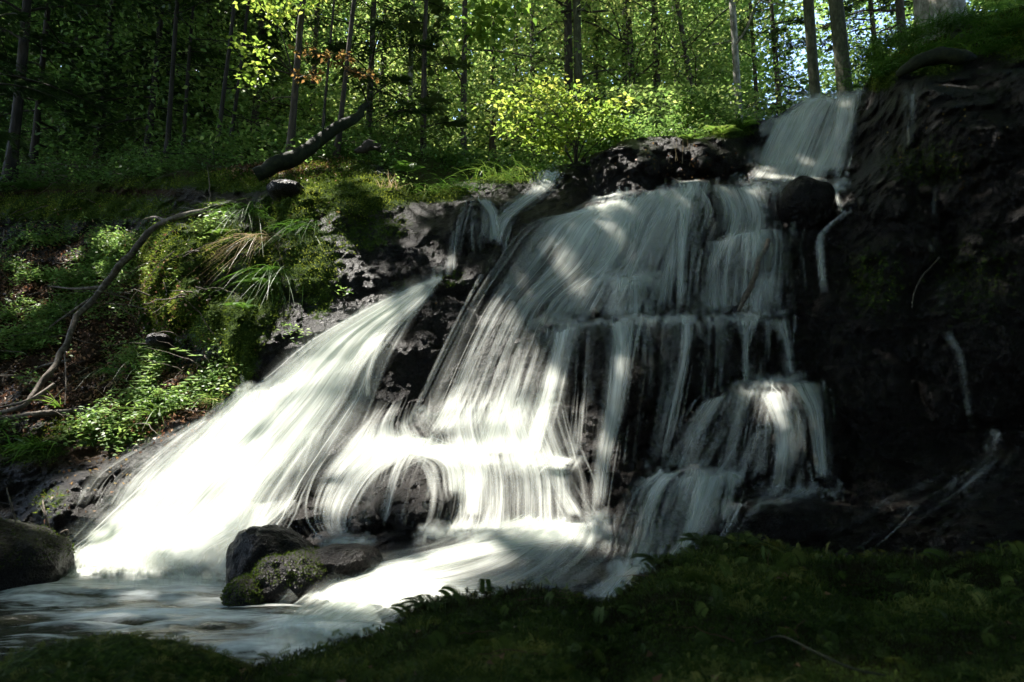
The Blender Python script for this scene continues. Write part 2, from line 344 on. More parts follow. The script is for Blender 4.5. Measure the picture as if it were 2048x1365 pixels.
BULGES = [(1610, 400, 58, 58, .55), (1250, 340, 70, 62, .45), (1350, 315, 80, 48, .4), (1440, 310, 60, 45, .4), (1690, 400, 45, 45, .2),
 (800, 450, 70, 50, .4), (870, 500, 60, 55, .35), (790, 520, 50, 40, .25), (940, 450, 40, 60, .25), (930, 545, 90, 40, .35), (880, 640, 70, 50, .3),
 (345, 545, 65, 110, .65), (455, 480, 80, 90, .45), (410, 640, 80, 90, .3), (640, 410, 90, 60, .5), (740, 390, 80, 50, .35), (500, 600, 50, 110, .2), (235, 495, 40, 30, .4),
 (480, 690, 25, 60, .12), (600, 500, 70, 90, .3), (830, 985, 90, 75, .45), (1000, 980, 70, 70, .2), (1260, 590, 80, 55, .3), (1510, 500, 45, 45, .35),
 (780, 740, 60, 70, .35), (850, 700, 60, 40, .25), (680, 900, 60, 70, .08), (170, 1010, 110, 70, .35), (340, 940, 120, 70, .2),
 (1780, 450, 100, 140, .4), (1900, 260, 120, 90, .3), (1250, 740, 80, 90, .2), (1400, 720, 60, 80, .2), (1560, 860, 70, 90, .25), (1400, 860, 60, 70, .2),
 (1770, 380, 60, 70, .3), (1950, 700, 130, 160, .3), (1560, 1040, 140, 45, .3), (570, 380, 70, 40, .3), (1750, 700, 90, 160, .25)]
POOLZ = -0.3
WORN = np.array([(840, 575, 40), (760, 620, 70), (680, 680, 90), (620, 760, 110), (560, 830, 130), (480, 920, 150), (400, 1000, 170), (300, 1080, 150), (760, 920, 90), (900, 900, 90), (1050, 920, 100), (1000, 1000, 90), (1100, 1010, 90),
  (1000, 1120, 110), (860, 1160, 110), (720, 1200, 110), (1150, 1090, 80), (1200, 450, 110), (1080, 520, 110), (1000, 640, 120), (950, 760, 120), (1320, 480, 90), (1460, 430, 80), (1620, 270, 90), (800, 460, 80), (880, 520, 90), (700, 520, 90), (640, 480, 70), (870, 660, 90), (800, 740, 80)], float)
def worn(u, v):
    r = np.zeros(np.shape(u))
    for a, b, q in WORN: r = np.maximum(r, np.exp(-(((u - a) ** 2 + (v - b) ** 2) / q ** 2) ** 2))
    return r
def D0(u, v):
    wo = worn(u, v)
    Y = rbf(u, v)
    for poly, j, dec in LEDGES:
        p = np.array(poly, float); l = np.interp(u, p[:, 0], p[:, 1]) + 9 * fbm(np.stack([u / 45., u * 0, u * 0 + j * 50], -1), 3, 3)
        h = l - v; f = sst((u - p[0, 0]) / 50) * sst((p[-1, 0] - u) / 50)
        Y = Y + j * f * (sst((h + 5) / 10) * np.exp(-np.clip(h, 0, None) / dec) - .22 * np.exp(-np.clip(-h, 0, None) / 70.) * (h < 0))
    for bu, bv, ru, rv, am in BULGES:
        r = ((u - bu) / ru) ** 2 + ((v - bv) / rv) ** 2
        Y = Y - am * (1 - .75 * wo) * np.sqrt(np.clip(1 - r, 0, 1))
    return Y
def DEP(u, v, fine=True):
    u = np.asarray(u, float); v = np.asarray(v, float)
    Y = D0(u, v); p = PT(u, v, Y)
    wk = 1 - .72 * worn(u, v)
    Y = Y + wk * (.34 * fbm(p * np.array([1.0, 1.0, 1.3]), 3, 11) - .20 * np.abs(fbm(p * 2.3, 3, 23)) * 2 + .10)
    if fine: Y = Y + (.3 + .7 * wk) * (.10 * fbm(p * 6.0, 3, 31) + .12 * np.abs(fbm(p * 5.1, 3, 37)) + .06 * ridged(p * 14, 3, 41))
    sz = slopes(u, v)[1]
    lim = np.where(sz < -.02, (CAMZ - POOLZ) / np.maximum(-sz, .02), 99)
    return np.minimum(Y, lim + .0)
TOP = np.array([(-900, 330), (-300, 385), (0, 385), (250, 362), (420, 348), (560, 328), (650, 322), (720, 318), (800, 350), (870, 375), (960, 368), (1040, 340), (1140, 334),
 (1190, 302), (1240, 282), (1300, 274), (1350, 278), (1400, 276), (1450, 262), (1500, 250), (1540, 240), (1570, 215), (1612, 196), (1660, 190), (1725, 183), (1745, 150), (1790, 110), (1830, 92), (1950, 42), (2048, 12), (2300, -60), (2800, -120)], float)
def topv(u): u = np.asarray(u, float); q = np.stack([u / 45., u * 0, u * 0], -1); return np.interp(u, TOP[:, 0], TOP[:, 1]) + 14 * fbm(q, 4, 77)
RISE = np.array([(-900, .62), (400, .62), (900, .5), (1300, .3), (1500, .05), (1700, 0.02), (2000, .35), (2800, .4)], float)
def ground_at(u, Y):
    """point of the wooded slope behind the cliff's brow"""
    u = np.asarray(u, float); v = topv(u); e = PT(u, v, DEP(u, v)); k = np.asarray(Y, float) / e[..., 1]
    z = e[..., 2] + (Y - e[..., 1]) * np.interp(u, RISE[:, 0], RISE[:, 1])
    return np.stack([e[..., 0] * k, e[..., 1] * k, z], -1)

uc = np.r_[np.arange(-900, -60, 20), np.arange(-60, 2110, 4.0), np.arange(2110, 2800, 20)]
NR = 330; s = np.linspace(0, 1, NR)[:, None]
tv = topv(uc); vv = tv[None] + (1480 - tv[None]) * s; uu = np.broadcast_to(uc[None], vv.shape)
DD = DEP(uu, vv); TV = PT(uu, vv, DD)
ks = np.array([.15, .4, .8, 1.4, 2.2, 3.2, 4.5, 6, 8, 11, 15, 20, 27, 35, 45, 58])[::-1]
back = []
for k in ks:
    e = TV[0]; Yk = e[:, 1] + k; q = e * 1.0; f = Yk / e[:, 1]
    q = np.stack([e[:, 0] * f, Yk, e[:, 2] + k * np.interp(uc, RISE[:, 0], RISE[:, 1])], 1)
    q[:, 2] += (fbm(q * .5, 3, 5) * .8) * min(1, k / 2)
    back.append(q)
BK = np.stack(back); ALL = np.concatenate([BK, TV])
def blob(u, v, L, jit=1.0):
    r = np.zeros(u.shape)
    for a, b, ra, rb, s_ in L:
        r = np.maximum(r, s_ * np.exp(-1.2 * (((u - a) / ra) ** 2 + ((v - b) / rb) ** 2) ** 1.5))
    return r
MOSS_SHADEB = [(330, 560, 80, 150, 1.1), (235, 495, 50, 40, 1), (430, 480, 70, 90, 1), (430, 640, 90, 80, .8), (520, 560, 60, 170, .75), (480, 690, 45, 110, 1), (640, 380, 120, 60, 1), (740, 385, 110, 45, 1.1), (580, 420, 80, 50, .9),
 (860, 385, 90, 25, 1.1), (470, 362, 120, 28, 1.1), (300, 365, 200, 20, .7), (650, 340, 120, 30, 1), (1000, 350, 110, 22, 1.1), (600, 470, 70, 60, .7), (640, 600, 40, 60, .6), (200, 860, 150, 40, .85), (60, 900, 100, 40, .7), (560, 620, 40, 60, .5), (720, 470, 110, 60, .55), (620, 520, 90, 110, .72), (770, 455, 80, 40, .55), (690, 420, 130, 40, .6), (150, 415, 280, 40, .8), (150, 372, 240, 16, .6),  # last two blobs: moss colour put in to darken the shaded hollow
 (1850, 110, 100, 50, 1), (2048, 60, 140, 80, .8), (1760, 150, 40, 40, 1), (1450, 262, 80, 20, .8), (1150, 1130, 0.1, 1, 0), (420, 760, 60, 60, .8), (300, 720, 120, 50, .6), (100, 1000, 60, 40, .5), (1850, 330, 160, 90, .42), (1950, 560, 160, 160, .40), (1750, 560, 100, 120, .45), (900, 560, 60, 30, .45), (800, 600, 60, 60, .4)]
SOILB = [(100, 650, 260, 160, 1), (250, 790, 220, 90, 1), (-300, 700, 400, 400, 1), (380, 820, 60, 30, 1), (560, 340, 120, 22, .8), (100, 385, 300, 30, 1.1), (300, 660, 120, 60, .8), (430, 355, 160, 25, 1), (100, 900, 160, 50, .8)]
moss = blob(uu, vv, MOSS_SHADEB); soil = blob(uu, vv, SOILB)
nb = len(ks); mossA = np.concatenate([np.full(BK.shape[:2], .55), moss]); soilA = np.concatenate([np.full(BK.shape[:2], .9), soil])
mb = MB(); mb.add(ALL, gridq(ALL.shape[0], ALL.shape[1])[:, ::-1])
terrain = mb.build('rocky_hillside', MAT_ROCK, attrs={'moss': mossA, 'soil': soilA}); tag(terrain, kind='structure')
# normals of the cliff for planting
GU = np.gradient(TV, axis=1); GV = np.gradient(TV, axis=0); TN = unit(np.cross(GU, GV)); TN = np.where((TN[..., 1:2] > 0) & (TN[..., 2:3] < .2), -TN, TN)
TN = np.where(np.sum(TN * (np.array([0, 0, CAMZ]) - TV), -1, keepdims=True) < 0, -TN, TN)

# ------------------------------------------------------------------ pool and streambed water
def plane_pt(u, v, z): sx, sz = slopes(u, v); Y = (z - CAMZ) / sz; return np.stack([sx * Y, Y, np.full(np.shape(Y), z)], -1)
xs = np.linspace(-9, 4.5, 420); ys = np.linspace(1.6, 7.6, 260); X, Yg = np.meshgrid(xs, ys)
pz = .05 * fbm(np.stack([X * .9, Yg * 2.6, X * 0], -1), 4, 61) + .02 * fbm(np.stack([X * 3, Yg * 9, X * 0], -1), 3, 66) - .02
PP = np.stack([X, Yg, pz], -1); pu, pv = pix(PP)
FOAM = [(260, 1180, 360, 32, .62), (330, 1240, 220, 16, .8), (150, 1262, 140, 8, .7), (90, 1200, 120, 10, .5), (290, 1110, 280, 60, 1.25), (120, 1140, 190, 30, .9), (380, 1160, 240, 45, .8), (480, 1130, 80, 60, .8), (640, 1262, 150, 24, .95), (470, 1248, 240, 16, .62), (560, 1290, 260, 30, .55), (250, 1200, 400, 40, .4), (420, 1215, 260, 30, .35), (300, 1300, 400, 50, .3), (700, 1240, 80, 40, .9), (60, 1230, 90, 10, .35), (200, 1270, 260, 18, .35)]
foam = blob(pu, pv, FOAM)
pz2 = pz + .07 * foam; PP[..., 2] = pz2
tag(MB().add(PP, gridq(*X.shape)).build('pool_water', MAT_POOL, attrs={'foam': foam}), kind='structure')

def sheet(mb, A, secs, off=.05, layers=3, seed=0, dmul=1.0, sm=12, bow=0.0, nthread=1.0, wthread=1.0):
    S = np.array(secs, float); L = float(np.hypot(np.diff((S[:, 0] + S[:, 2]) / 2), np.diff((S[:, 1] + S[:, 3]) / 2)).sum())
    Wd = np.mean(np.hypot(S[:, 2] - S[:, 0], S[:, 3] - S[:, 1])); nt_ = int(max(10, L / 5)); ns = int(max(6, Wd / 6))
    C = curve(S, nt_); a = np.linspace(0, 1, ns)[None, :]; tt = np.linspace(0, 1, nt_)[:, None]
    for l in range(layers):
        wob = .04 * fbm(np.stack(np.broadcast_arrays(a * 3, tt * 2, seed + l), -1), 2, seed) if ns > 10 else 0
        aa = a + wob
        u = C[:, 0:1] * (1 - aa) + C[:, 2:3] * aa; v = C[:, 1:2] * (1 - aa) + C[:, 3:4] * aa + bow * 4 * a * (1 - a)
        d = DEP(u, v, False); smo = sm; sm = min(sm, max(1, nt_ // 5)); k = np.hanning(sm * 2 + 3)[1:-1]; k /= k.sum(); pad = np.pad(d, ((sm, sm), (0, 0)), 'edge')
        ds = sum(pad[i:i + nt_] * k[i] for i in range(2 * sm + 1))
        if ns > 10:
            pd = np.pad(ds, ((0, 0), (4, 4)), 'edge'); ds = sum(pd[:, i:i + ns] for i in range(9)) / 9.
        pd = np.pad(d, ((3, 3), (3, 3)), 'edge'); d2 = sum(pd[i:i + nt_, j:j + ns] for i in range(7) for j in range(7)) / 49.
        # flowing surface ripples run along the stream
        rid = fbm(np.stack(np.broadcast_arrays(aa * Wd * .03, tt * L * .004, seed * 3.1 + l), -1), 3, 70 + seed)
        Y = np.minimum(ds, d2 - .02) - off - .04 * l - .03 * rid
        sz_ = slopes(u, v)[1]; Y = np.minimum(Y, np.where(sz_ < -.02, (CAMZ - .06) / np.maximum(-sz_, .02), 99))
        p = PT(u, v, Y)
        m = Y.mean() / F
        uvx = (a * Wd * m + wob) * np.ones_like(u) + seed * 7.13 + l * 3.7; uvy = tt * L * m * np.ones_like(u) + seed * 1.7 + l * 5
        de = C[:, 4:5] * dmul * np.ones_like(u) * (1.0 if l == 0 else .88)
        ew = min(.46, 44. / Wd + .10); ed = sst(a / ew) * sst((1 - a) / ew) * sst(tt * L / 13 + .1 + .9 * fbm(np.stack([a * Wd * .05, a * 0 + seed, a * 0], -1), 3, 5)) * (1 if len(secs) < 3 else sst((1 - tt) / .09))
        A['uv'].append(np.stack([uvx, uvy], -1).reshape(-1, 2)); A['dens'].append((de * (.25 + .75 * ed)).ravel()); A['edge'].append(ed.ravel()); A['thread'].append(np.zeros(u.size))
        mb.add(p, gridq(*u.shape))
        if l == 0: G = (Y, ds, d2)
    # single threads of water: thin, tapering, each with its own start, length and distance from the rock
    r = np.random.RandomState(900 + seed); mdens = S[:, 4].mean()
    nr = int(np.clip(nthread * mdens * Wd * L / 620., 14, 1300)); K = 15
    s0 = np.clip(.5 + (r.uniform(-.5, .5, nr)) * (1 + .04 * r.normal(size=nr)) + r.normal(size=nr) * min(.06, 9. / Wd), -.12, 1.12); t0 = np.where(r.rand(nr) < .3, r.uniform(-11, 7, nr) / L, r.uniform(-.05, .85, nr)); ln = r.uniform(.18, .8, nr)
    t1 = np.minimum(t0 + ln, 1.0 + .03 * r.rand(nr)); tr = t0[:, None] + (t1 - t0)[:, None] * np.linspace(0, 1, K)[None]
    sr = s0[:, None] + (r.normal(size=nr) * .025)[:, None] * (tr - t0[:, None]) + .012 * np.sin(tr * 5 + r.rand(nr)[:, None] * 9)
    ti = np.clip(tr, 0, .9999) * (nt_ - 1); i0 = ti.astype(int); fr = ti - i0; Cc = C[i0] * (1 - fr)[..., None] + C[np.minimum(i0 + 1, nt_ - 1)] * fr[..., None]
    ex = (tr - np.clip(tr, 0, 1)) * L
    ur = Cc[..., 0] * (1 - sr) + Cc[..., 2] * sr; vr = Cc[..., 1] * (1 - sr) + Cc[..., 3] * sr + ex
    si = np.clip(sr, 0, .9999) * (ns - 1); j0 = si.astype(int); fs_ = si - j0; i1 = np.minimum(i0 + 1, nt_ - 1); j1 = np.minimum(j0 + 1, ns - 1)
    Yr = (G[0][i0, j0] * (1 - fr) + G[0][i1, j0] * fr) * (1 - fs_) + (G[0][i0, j1] * (1 - fr) + G[0][i1, j1] * fr) * fs_
    Yr = Yr + (.05 - .14 * r.rand(nr) ** 1.5)[:, None]
    pr_ = PT(ur, vr, Yr); tg = np.gradient(pr_, axis=1); tg = unit(tg); Nn = unit(np.array([0, -1., .35]) + r.normal(size=(nr, 1, 3)) * .35); sd_ = unit(np.cross(tg, Nn * np.ones_like(tg)))
    wd = np.exp(r.normal(size=nr) * .5) * 4.0 * wthread; wide = r.rand(nr) < .16; wd = np.where(wide, wd * 3.2, wd); wd = np.clip(wd, 1.0, .3 * Wd + 2)[:, None] * Yr / F; prof = np.sin(np.pi * np.linspace(0.02, .98, K)) ** .6; prof = np.where((t0 <= 8 / L)[:, None], np.minimum(1, np.cos(np.pi / 2 * np.linspace(0, .98, K)) ** .6)[None], prof[None])
    VV = np.stack([pr_ - sd_ * wd[..., None], pr_, pr_ + sd_ * wd[..., None]], 2); nv = K * 3
    q = gridq(K, 3); Q = (np.arange(nr)[:, None, None] * nv + q[None]).reshape(-1, 4)
    mb.add(VV.reshape(-1, 3), Q)
    dl = np.interp(np.clip(tr, 0, 1), np.linspace(0, 1, len(S)), S[:, 4]); al_ = ((.05 + .5 * r.rand(nr) ** 1.7) * np.where(wide, .5, 1))[:, None] * np.clip(dl * 1.1, 0, 1) ** 1.3 * prof
    A['dens'].append(np.repeat(al_.ravel(), 3)); A['edge'].append(np.tile([0, 1., 0], nr * K)); A['uv'].append(np.zeros((nr * nv, 2))); A['thread'].append(np.ones(nr * nv))
WF = {
 'upper_waterfall': [
  ([(1604, 200, 1662, 190, .95), (1566, 226, 1655, 214, .95), (1535, 280, 1632, 270, .8), (1500, 345, 1600, 345, .85)], dict(nthread=1.5)),
  ([(1672, 192, 1728, 183, .95), (1662, 230, 1722, 222, .95), (1640, 290, 1712, 285, .85), (1600, 350, 1700, 350, .95)], dict(nthread=1.5)),
  ([(1606, 198, 1728, 183, .7), (1562, 245, 1722, 235, .66), (1525, 300, 1712, 290, .72), (1495, 345, 1700, 345, .85), (1480, 368, 1690, 374, .5)], {}),
  ([(1545, 230, 1620, 203, .9), (1515, 290, 1590, 278, .85), (1490, 340, 1560, 345, .7), (1470, 360, 1540, 368, .6)], {}),
  ([(1655, 366, 1682, 366, .7), (1665, 395, 1682, 400, .7), (1670, 425, 1696, 430, .6)], {}),
  ([(1684, 422, 1704, 424, .5), (1650, 450, 1668, 452, .5), (1630, 478, 1648, 474, .6), (1632, 520, 1648, 515, .65), (1640, 584, 1654, 582, .7)], {})],
 'cascade_water': [
  ([(1150, 425, 1330, 378, .75), (1050, 450, 1330, 440, .72), (985, 530, 1290, 530, .6), (930, 620, 1190, 600, .52), (880, 720, 1150, 680, .45), (830, 820, 1120, 790, .5), (780, 890, 1100, 870, .7)], {}),
  ([(1260, 385, 1420, 364, .8), (1190, 440, 1400, 440, .62), (1140, 540, 1360, 540, .52), (1070, 640, 1330, 642, .6)], {}),
  ([(1140, 420, 1300, 384, .9), (1110, 445, 1270, 430, .8), (1060, 500, 1210, 500, .55)], {}),
  ([(1180, 440, 1420, 380, .42), (1110, 540, 1400, 520, .42), (1040, 640, 1370, 635, .42)], dict(layers=2)),
  ([(1300, 376, 1440, 364, .7), (1290, 440, 1430, 440, .45), (1280, 520, 1420, 520, .4), (1270, 630, 1410, 630, .5)], dict(layers=2)),
  ([(1350, 388, 1388, 372, .8), (1346, 500, 1380, 490, .75), (1344, 632, 1372, 628, .6)], {}),
  ([(1390, 372, 1540, 358, .78), (1415, 420, 1560, 425, .75), (1400, 475, 1565, 465, .55), (1385, 560, 1560, 560, .5), (1385, 634, 1550, 630, .6)], {}),
  ([(1395, 480, 1500, 462, .7), (1385, 540, 1470, 530, .6), (1380, 632, 1480, 630, .6)], {}),
  ([(1490, 462, 1605, 450, .5), (1510, 500, 1600, 500, .45), (1500, 630, 1592, 628, .5)], {}),
  ([(1500, 364, 1568, 360, .6), (1510, 400, 1550, 400, .55), (1505, 440, 1545, 440, .4)], {}),
  ([(1222, 548, 1296, 544, .85), (1192, 566, 1326, 562, .7), (1172, 600, 1342, 598, .5), (1160, 642, 1350, 640, .5)], dict(nthread=2)),
  ([(1455, 468, 1545, 456, .8), (1418, 486, 1580, 474, .6), (1395, 540, 1596, 530, .4), (1385, 632, 1600, 628, .4)], dict(nthread=1.6)),
  ([(1340, 366, 1400, 356, .8), (1320, 380, 1440, 368, .6), (1300, 430, 1385, 430, .5)], dict(nthread=1.5)),
  ([(1180, 394, 1260, 378, .9), (1150, 412, 1300, 392, .8), (1090, 470, 1290, 460, .5)], dict(nthread=1.5)),
  ([(1500, 556, 1570, 550, .6), (1490, 590, 1560, 586, .5), (1480, 630, 1560, 628, .5)], dict(nthread=1.5))],
 'small_side_fall': [
  ([(1064, 342, 1144, 336, 1.0), (1046, 380, 1124, 372, .95), (1005, 412, 1076, 408, .8), (975, 440, 1035, 445, .75), (955, 485, 1015, 505, .7)], {}),
  ([(906, 408, 945, 398, .6), (900, 450, 932, 450, .5), (898, 500, 922, 500, .5), (894, 548, 916, 548, .7)], {}),
  ([(938, 400, 992, 394, .8), (965, 430, 1002, 430, .8), (968, 475, 1012, 485, .7)], {}),
  ([(920, 405, 975, 400, .35), (920, 460, 975, 460, .4), (925, 510, 980, 508, .45)], {})],
 'left_chute_water': [
  ([(866, 562, 884, 556, .45), (820, 578, 872, 570, .6), (750, 612, 850, 600, .8), (630, 680, 800, 655, 1.05), (560, 740, 745, 730, 1.05), (490, 800, 715, 800, 1.05), (400, 880, 650, 900, .95), (300, 960, 600, 980, .82), (190, 1040, 560, 1060, .85), (110, 1100, 480, 1110, 1.15), (70, 1150, 500, 1165, 1.1)], dict(layers=4)),
  ([(720, 618, 850, 572, .5), (620, 690, 740, 630, .5), (545, 750, 640, 712, .55), (470, 800, 570, 780, .6)], dict(nthread=1.5)),
  ([(800, 640, 862, 590, .45), (750, 730, 800, 700, .45), (715, 830, 760, 800, .4), (690, 880, 730, 870, .3)], dict(nthread=1.4)),
  ([(475, 782, 580, 770, .9), (420, 850, 600, 850, 1.0), (350, 930, 560, 940, .9), (260, 1030, 500, 1040, .95), (160, 1095, 420, 1105, 1.1), (120, 1150, 430, 1160, 1.0)], {}),
  ([(370, 850, 480, 815, .5), (280, 895, 430, 885, .55), (190, 950, 380, 965, .55), (150, 1010, 330, 1040, .55)], dict(layers=2, nthread=1.8)),
  ([(470, 790, 560, 775, .7), (370, 870, 520, 870, .7), (250, 970, 440, 980, .75), (130, 1080, 340, 1090, .9), (90, 1140, 330, 1150, .9)], dict(nthread=1.5)),
  ([(585, 700, 660, 660, .5), (540, 740, 620, 720, .5), (500, 785, 580, 770, .6)], dict(layers=2)),
  ([(730, 700, 790, 650, .6), (715, 750, 755, 740, .45), (722, 800, 745, 800, .4)], {}),
  ([(430, 1000, 600, 1000, .8), (410, 1060, 560, 1060, .75), (390, 1150, 480, 1170, .85)], {}),
  ([(560, 860, 680, 850, .8), (560, 930, 640, 930, .6), (540, 1000, 600, 1010, .7), (460, 1080, 540, 1060, .8)], {})],
 'middle_cascade_water': [
  ([(740, 800, 860, 790, .12), (690, 850, 860, 840, .5), (640, 890, 890, 890, .9), (600, 960, 800, 950, .7), (590, 1030, 740, 1035, .55), (630, 1088, 730, 1085, .5)], {}),
  ([(860, 780, 1120, 760, .15), (850, 850, 1140, 840, .6), (860, 905, 1165, 912, .72), (870, 960, 1180, 960, .62), (860, 1030, 1190, 1035, .52), (830, 1068, 1210, 1068, .9)], {}),
  ([(900, 880, 1000, 880, .6), (905, 960, 990, 960, .8), (900, 1040, 985, 1040, .6)], {}),
  ([(1080, 905, 1175, 915, .9), (1085, 960, 1150, 960, .6), (1120, 1040, 1195, 1040, .7)], {}),
  ([(780, 870, 900, 870, .85), (720, 950, 870, 940, .42), (700, 1050, 830, 1060, .3)], {}),
  ([(700, 880, 900, 870, .7), (740, 905, 960, 895, .9), (840, 925, 1000, 930, .8), (870, 1000, 980, 1000, .5)], {}),
  ([(990, 690, 1130, 680, .3), (960, 780, 1110, 770, .5), (930, 860, 1090, 850, .8), (900, 915, 1100, 915, .9)], {})],
 'ledge_curtain_water': [
  ([(1080, 668, 1170, 644, .85), (1075, 720, 1150, 710, .8), (1045, 820, 1130, 810, .75), (1000, 925, 1110, 915, .85)], {}),
  ([(1190, 640, 1290, 637, .75), (1208, 700, 1275, 700, .8), (1200, 800, 1262, 800, .8), (1186, 900, 1240, 900, .75), (1178, 1035, 1218, 1035, .7)], {}),
  ([(1130, 655, 1210, 645, .4), (1125, 780, 1200, 780, .28), (1110, 920, 1190, 920, .45)], dict(layers=2)),
  ([(1280, 638, 1350, 636, .5), (1290, 760, 1345, 760, .3), (1270, 900, 1320, 900, .25)], dict(layers=2)),
  ([(1345, 638, 1405, 634, .7), (1348, 720, 1388, 720, .65), (1322, 820, 1370, 820, .6), (1300, 935, 1345, 935, .55)], {}),
  ([(1405, 640, 1430, 640, .4), (1405, 740, 1425, 740, .35), (1400, 800, 1420, 800, .3)], dict(layers=2)),
  ([(1400, 640, 1480, 634, .4), (1400, 720, 1470, 720, .28), (1395, 790, 1465, 790, .3)], dict(layers=2)),
  ([(1500, 632, 1600, 628, .4), (1500, 700, 1598, 700, .26), (1500, 770, 1600, 765, .3)], dict(layers=2)),
  ([(1200, 640, 1360, 636, .35), (1190, 780, 1350, 780, .25), (1170, 940, 1330, 940, .25)], dict(layers=2)),
  ([(1462, 632, 1530, 630, .7), (1478, 690, 1506, 690, .75), (1478, 776, 1502, 776, .75)], {}),
  ([(1520, 630, 1592, 628, .65), (1556, 690, 1590, 690, .65), (1570, 752, 1592, 752, .7)], {}),
  ([(1150, 632, 1600, 624, .75), (1150, 644, 1600, 636, .55), (1150, 660, 1600, 650, .2)], dict(layers=1))],
 'lower_curtain_water': [
  ([(1450, 778, 1555, 770, .8), (1430, 840, 1545, 840, .5), (1400, 935, 1540, 945, .4)], {}),
  ([(1380, 800, 1660, 765, .3), (1320, 880, 1665, 850, .34), (1290, 950, 1665, 960, .36)], dict(layers=2)),
  ([(1440, 772, 1560, 766, .8), (1438, 786, 1560, 778, .6), (1430, 800, 1560, 792, .3)], dict(layers=1)),
  ([(1545, 764, 1665, 758, .6), (1545, 775, 1665, 770, .4), (1545, 792, 1665, 786, .2)], dict(layers=1)),
  ([(1540, 768, 1662, 760, .75), (1590, 830, 1670, 830, .65), (1618, 968, 1674, 968, .75)], {}),
  ([(1490, 785, 1600, 775, .75), (1525, 870, 1615, 860, .72), (1520, 990, 1595, 990, .65)], {}),
  ([(1390, 800, 1480, 778, .75), (1350, 860, 1440, 850, .65), (1300, 945, 1410, 945, .65)], {}),
  ([(1285, 955, 1495, 940, .6), (1262, 1000, 1480, 998, .5), (1245, 1060, 1450, 1068, .5), (1215, 1145, 1385, 1145, .5)], dict(nthread=1.5)),
  ([(1310, 946, 1380, 938, .95), (1282, 970, 1350, 965, .85), (1256, 1020, 1325, 1020, .7), (1235, 1080, 1310, 1085, .6), (1205, 1150, 1290, 1160, .6)], dict(nthread=1.4)),
  ([(1370, 938, 1440, 936, .95), (1365, 965, 1440, 965, .8), (1350, 1030, 1420, 1030, .65), (1330, 1130, 1390, 1130, .55)], dict(nthread=1.4)),
  ([(1430, 940, 1500, 944, .8), (1435, 970, 1490, 985, .6), (1425, 1040, 1470, 1050, .5)], dict(nthread=1.4)),
  ([(1400, 850, 1560, 850, .4), (1340, 930, 1540, 930, .55), (1300, 975, 1500, 975, .45)], {}),
  ([(1410, 1004, 1560, 1004, .6), (1405, 1030, 1530, 1034, .45), (1400, 1080, 1480, 1090, .3)], {}),
  ([(1540, 975, 1680, 972, .5), (1480, 990, 1640, 1000, .45), (1430, 1008, 1600, 1012, .35)], {}),
  ([(1030, 1035, 1240, 1000, .3), (1200, 1090, 1330, 1090, .3), (1130, 1150, 1290, 1160, .5), (1050, 1190, 1220, 1215, .45)], {}),
  ([(1410, 1006, 1740, 1010, .32), (1400, 1022, 1740, 1030, .12)], dict(layers=1)),
  ([(1450, 955, 1560, 965, .3), (1480, 985, 1720, 985, .35), (1500, 1000, 1740, 1008, .3)], dict(layers=1))],
 'lower_run_water': [
  ([(1040, 1036, 1220, 1050, .85), (940, 1060, 1215, 1110, .65), (860, 1090, 1150, 1170, .55), (760, 1110, 1060, 1210, .65), (640, 1140, 960, 1200, .8), (560, 1190, 900, 1230, .75), (520, 1240, 780, 1270, .75)], dict(layers=3)),
  ([(1060, 1040, 1200, 1045, .9), (1000, 1065, 1200, 1085, .8), (900, 1085, 1050, 1110, .7), (760, 1120, 900, 1140, .75), (650, 1150, 800, 1170, .7)], {}),
  ([(700, 1150, 950, 1160, .8), (600, 1190, 880, 1200, .75), (530, 1235, 780, 1250, .9)], {}),
  ([(1240, 1120, 1330, 1130, .6), (1200, 1150, 1290, 1170, .6), (1160, 1190, 1250, 1215, .6)], {})],
 'right_trickle_water': [
  ([(1810, 190, 1830, 185, 0.37), (1806, 240, 1830, 250, 0.31), (1810, 305, 1824, 310, 0.31)], dict(nthread=.5, wthread=1.4, layers=2)),
  ([(1864, 380, 1874, 380, 0.19), (1866, 440, 1876, 440, 0.19)], dict(nthread=.5, wthread=1.4, layers=1)),
  ([(1862, 478, 1874, 478, 0.25), (1858, 500, 1868, 504, 0.25)], dict(nthread=.5, wthread=1.4, layers=1)),
  ([(1875, 570, 1890, 575, 0.25), (1878, 612, 1886, 610, 0.31)], dict(nthread=.5, wthread=1.4, layers=1)),
  ([(1888, 672, 1906, 672, 0.31), (1912, 720, 1932, 720, 0.31), (1922, 790, 1940, 790, 0.31), (1932, 856, 1950, 856, 0.31)], dict(nthread=.5, wthread=1.4, layers=2)),
  ([(1905, 856, 2020, 856, 0.28), (1910, 866, 2020, 868, 0.12)], dict(nthread=.5, wthread=1.4, layers=1)),
  ([(1978, 860, 2004, 860, 0.34), (1972, 905, 1998, 905, 0.31)], dict(nthread=.5, wthread=1.4, layers=2)),
  ([(1960, 905, 2040, 905, 0.25), (1900, 935, 2010, 960, 0.22), (1850, 960, 1960, 1010, 0.19), (1700, 1020, 1900, 1090, 0.12)], dict(nthread=.5, wthread=1.4, layers=2)),
  ([(1900, 955, 1960, 960, 0.31), (1890, 990, 1960, 1000, 0.31)], dict(nthread=.5, wthread=1.4, layers=2)),
  ([(1750, 1000, 2000, 1020, 0.19), (1640, 1060, 1980, 1130, 0.15), (1500, 1120, 1900, 1220, 0.12)], dict(nthread=.5, wthread=1.4, layers=2))],
}
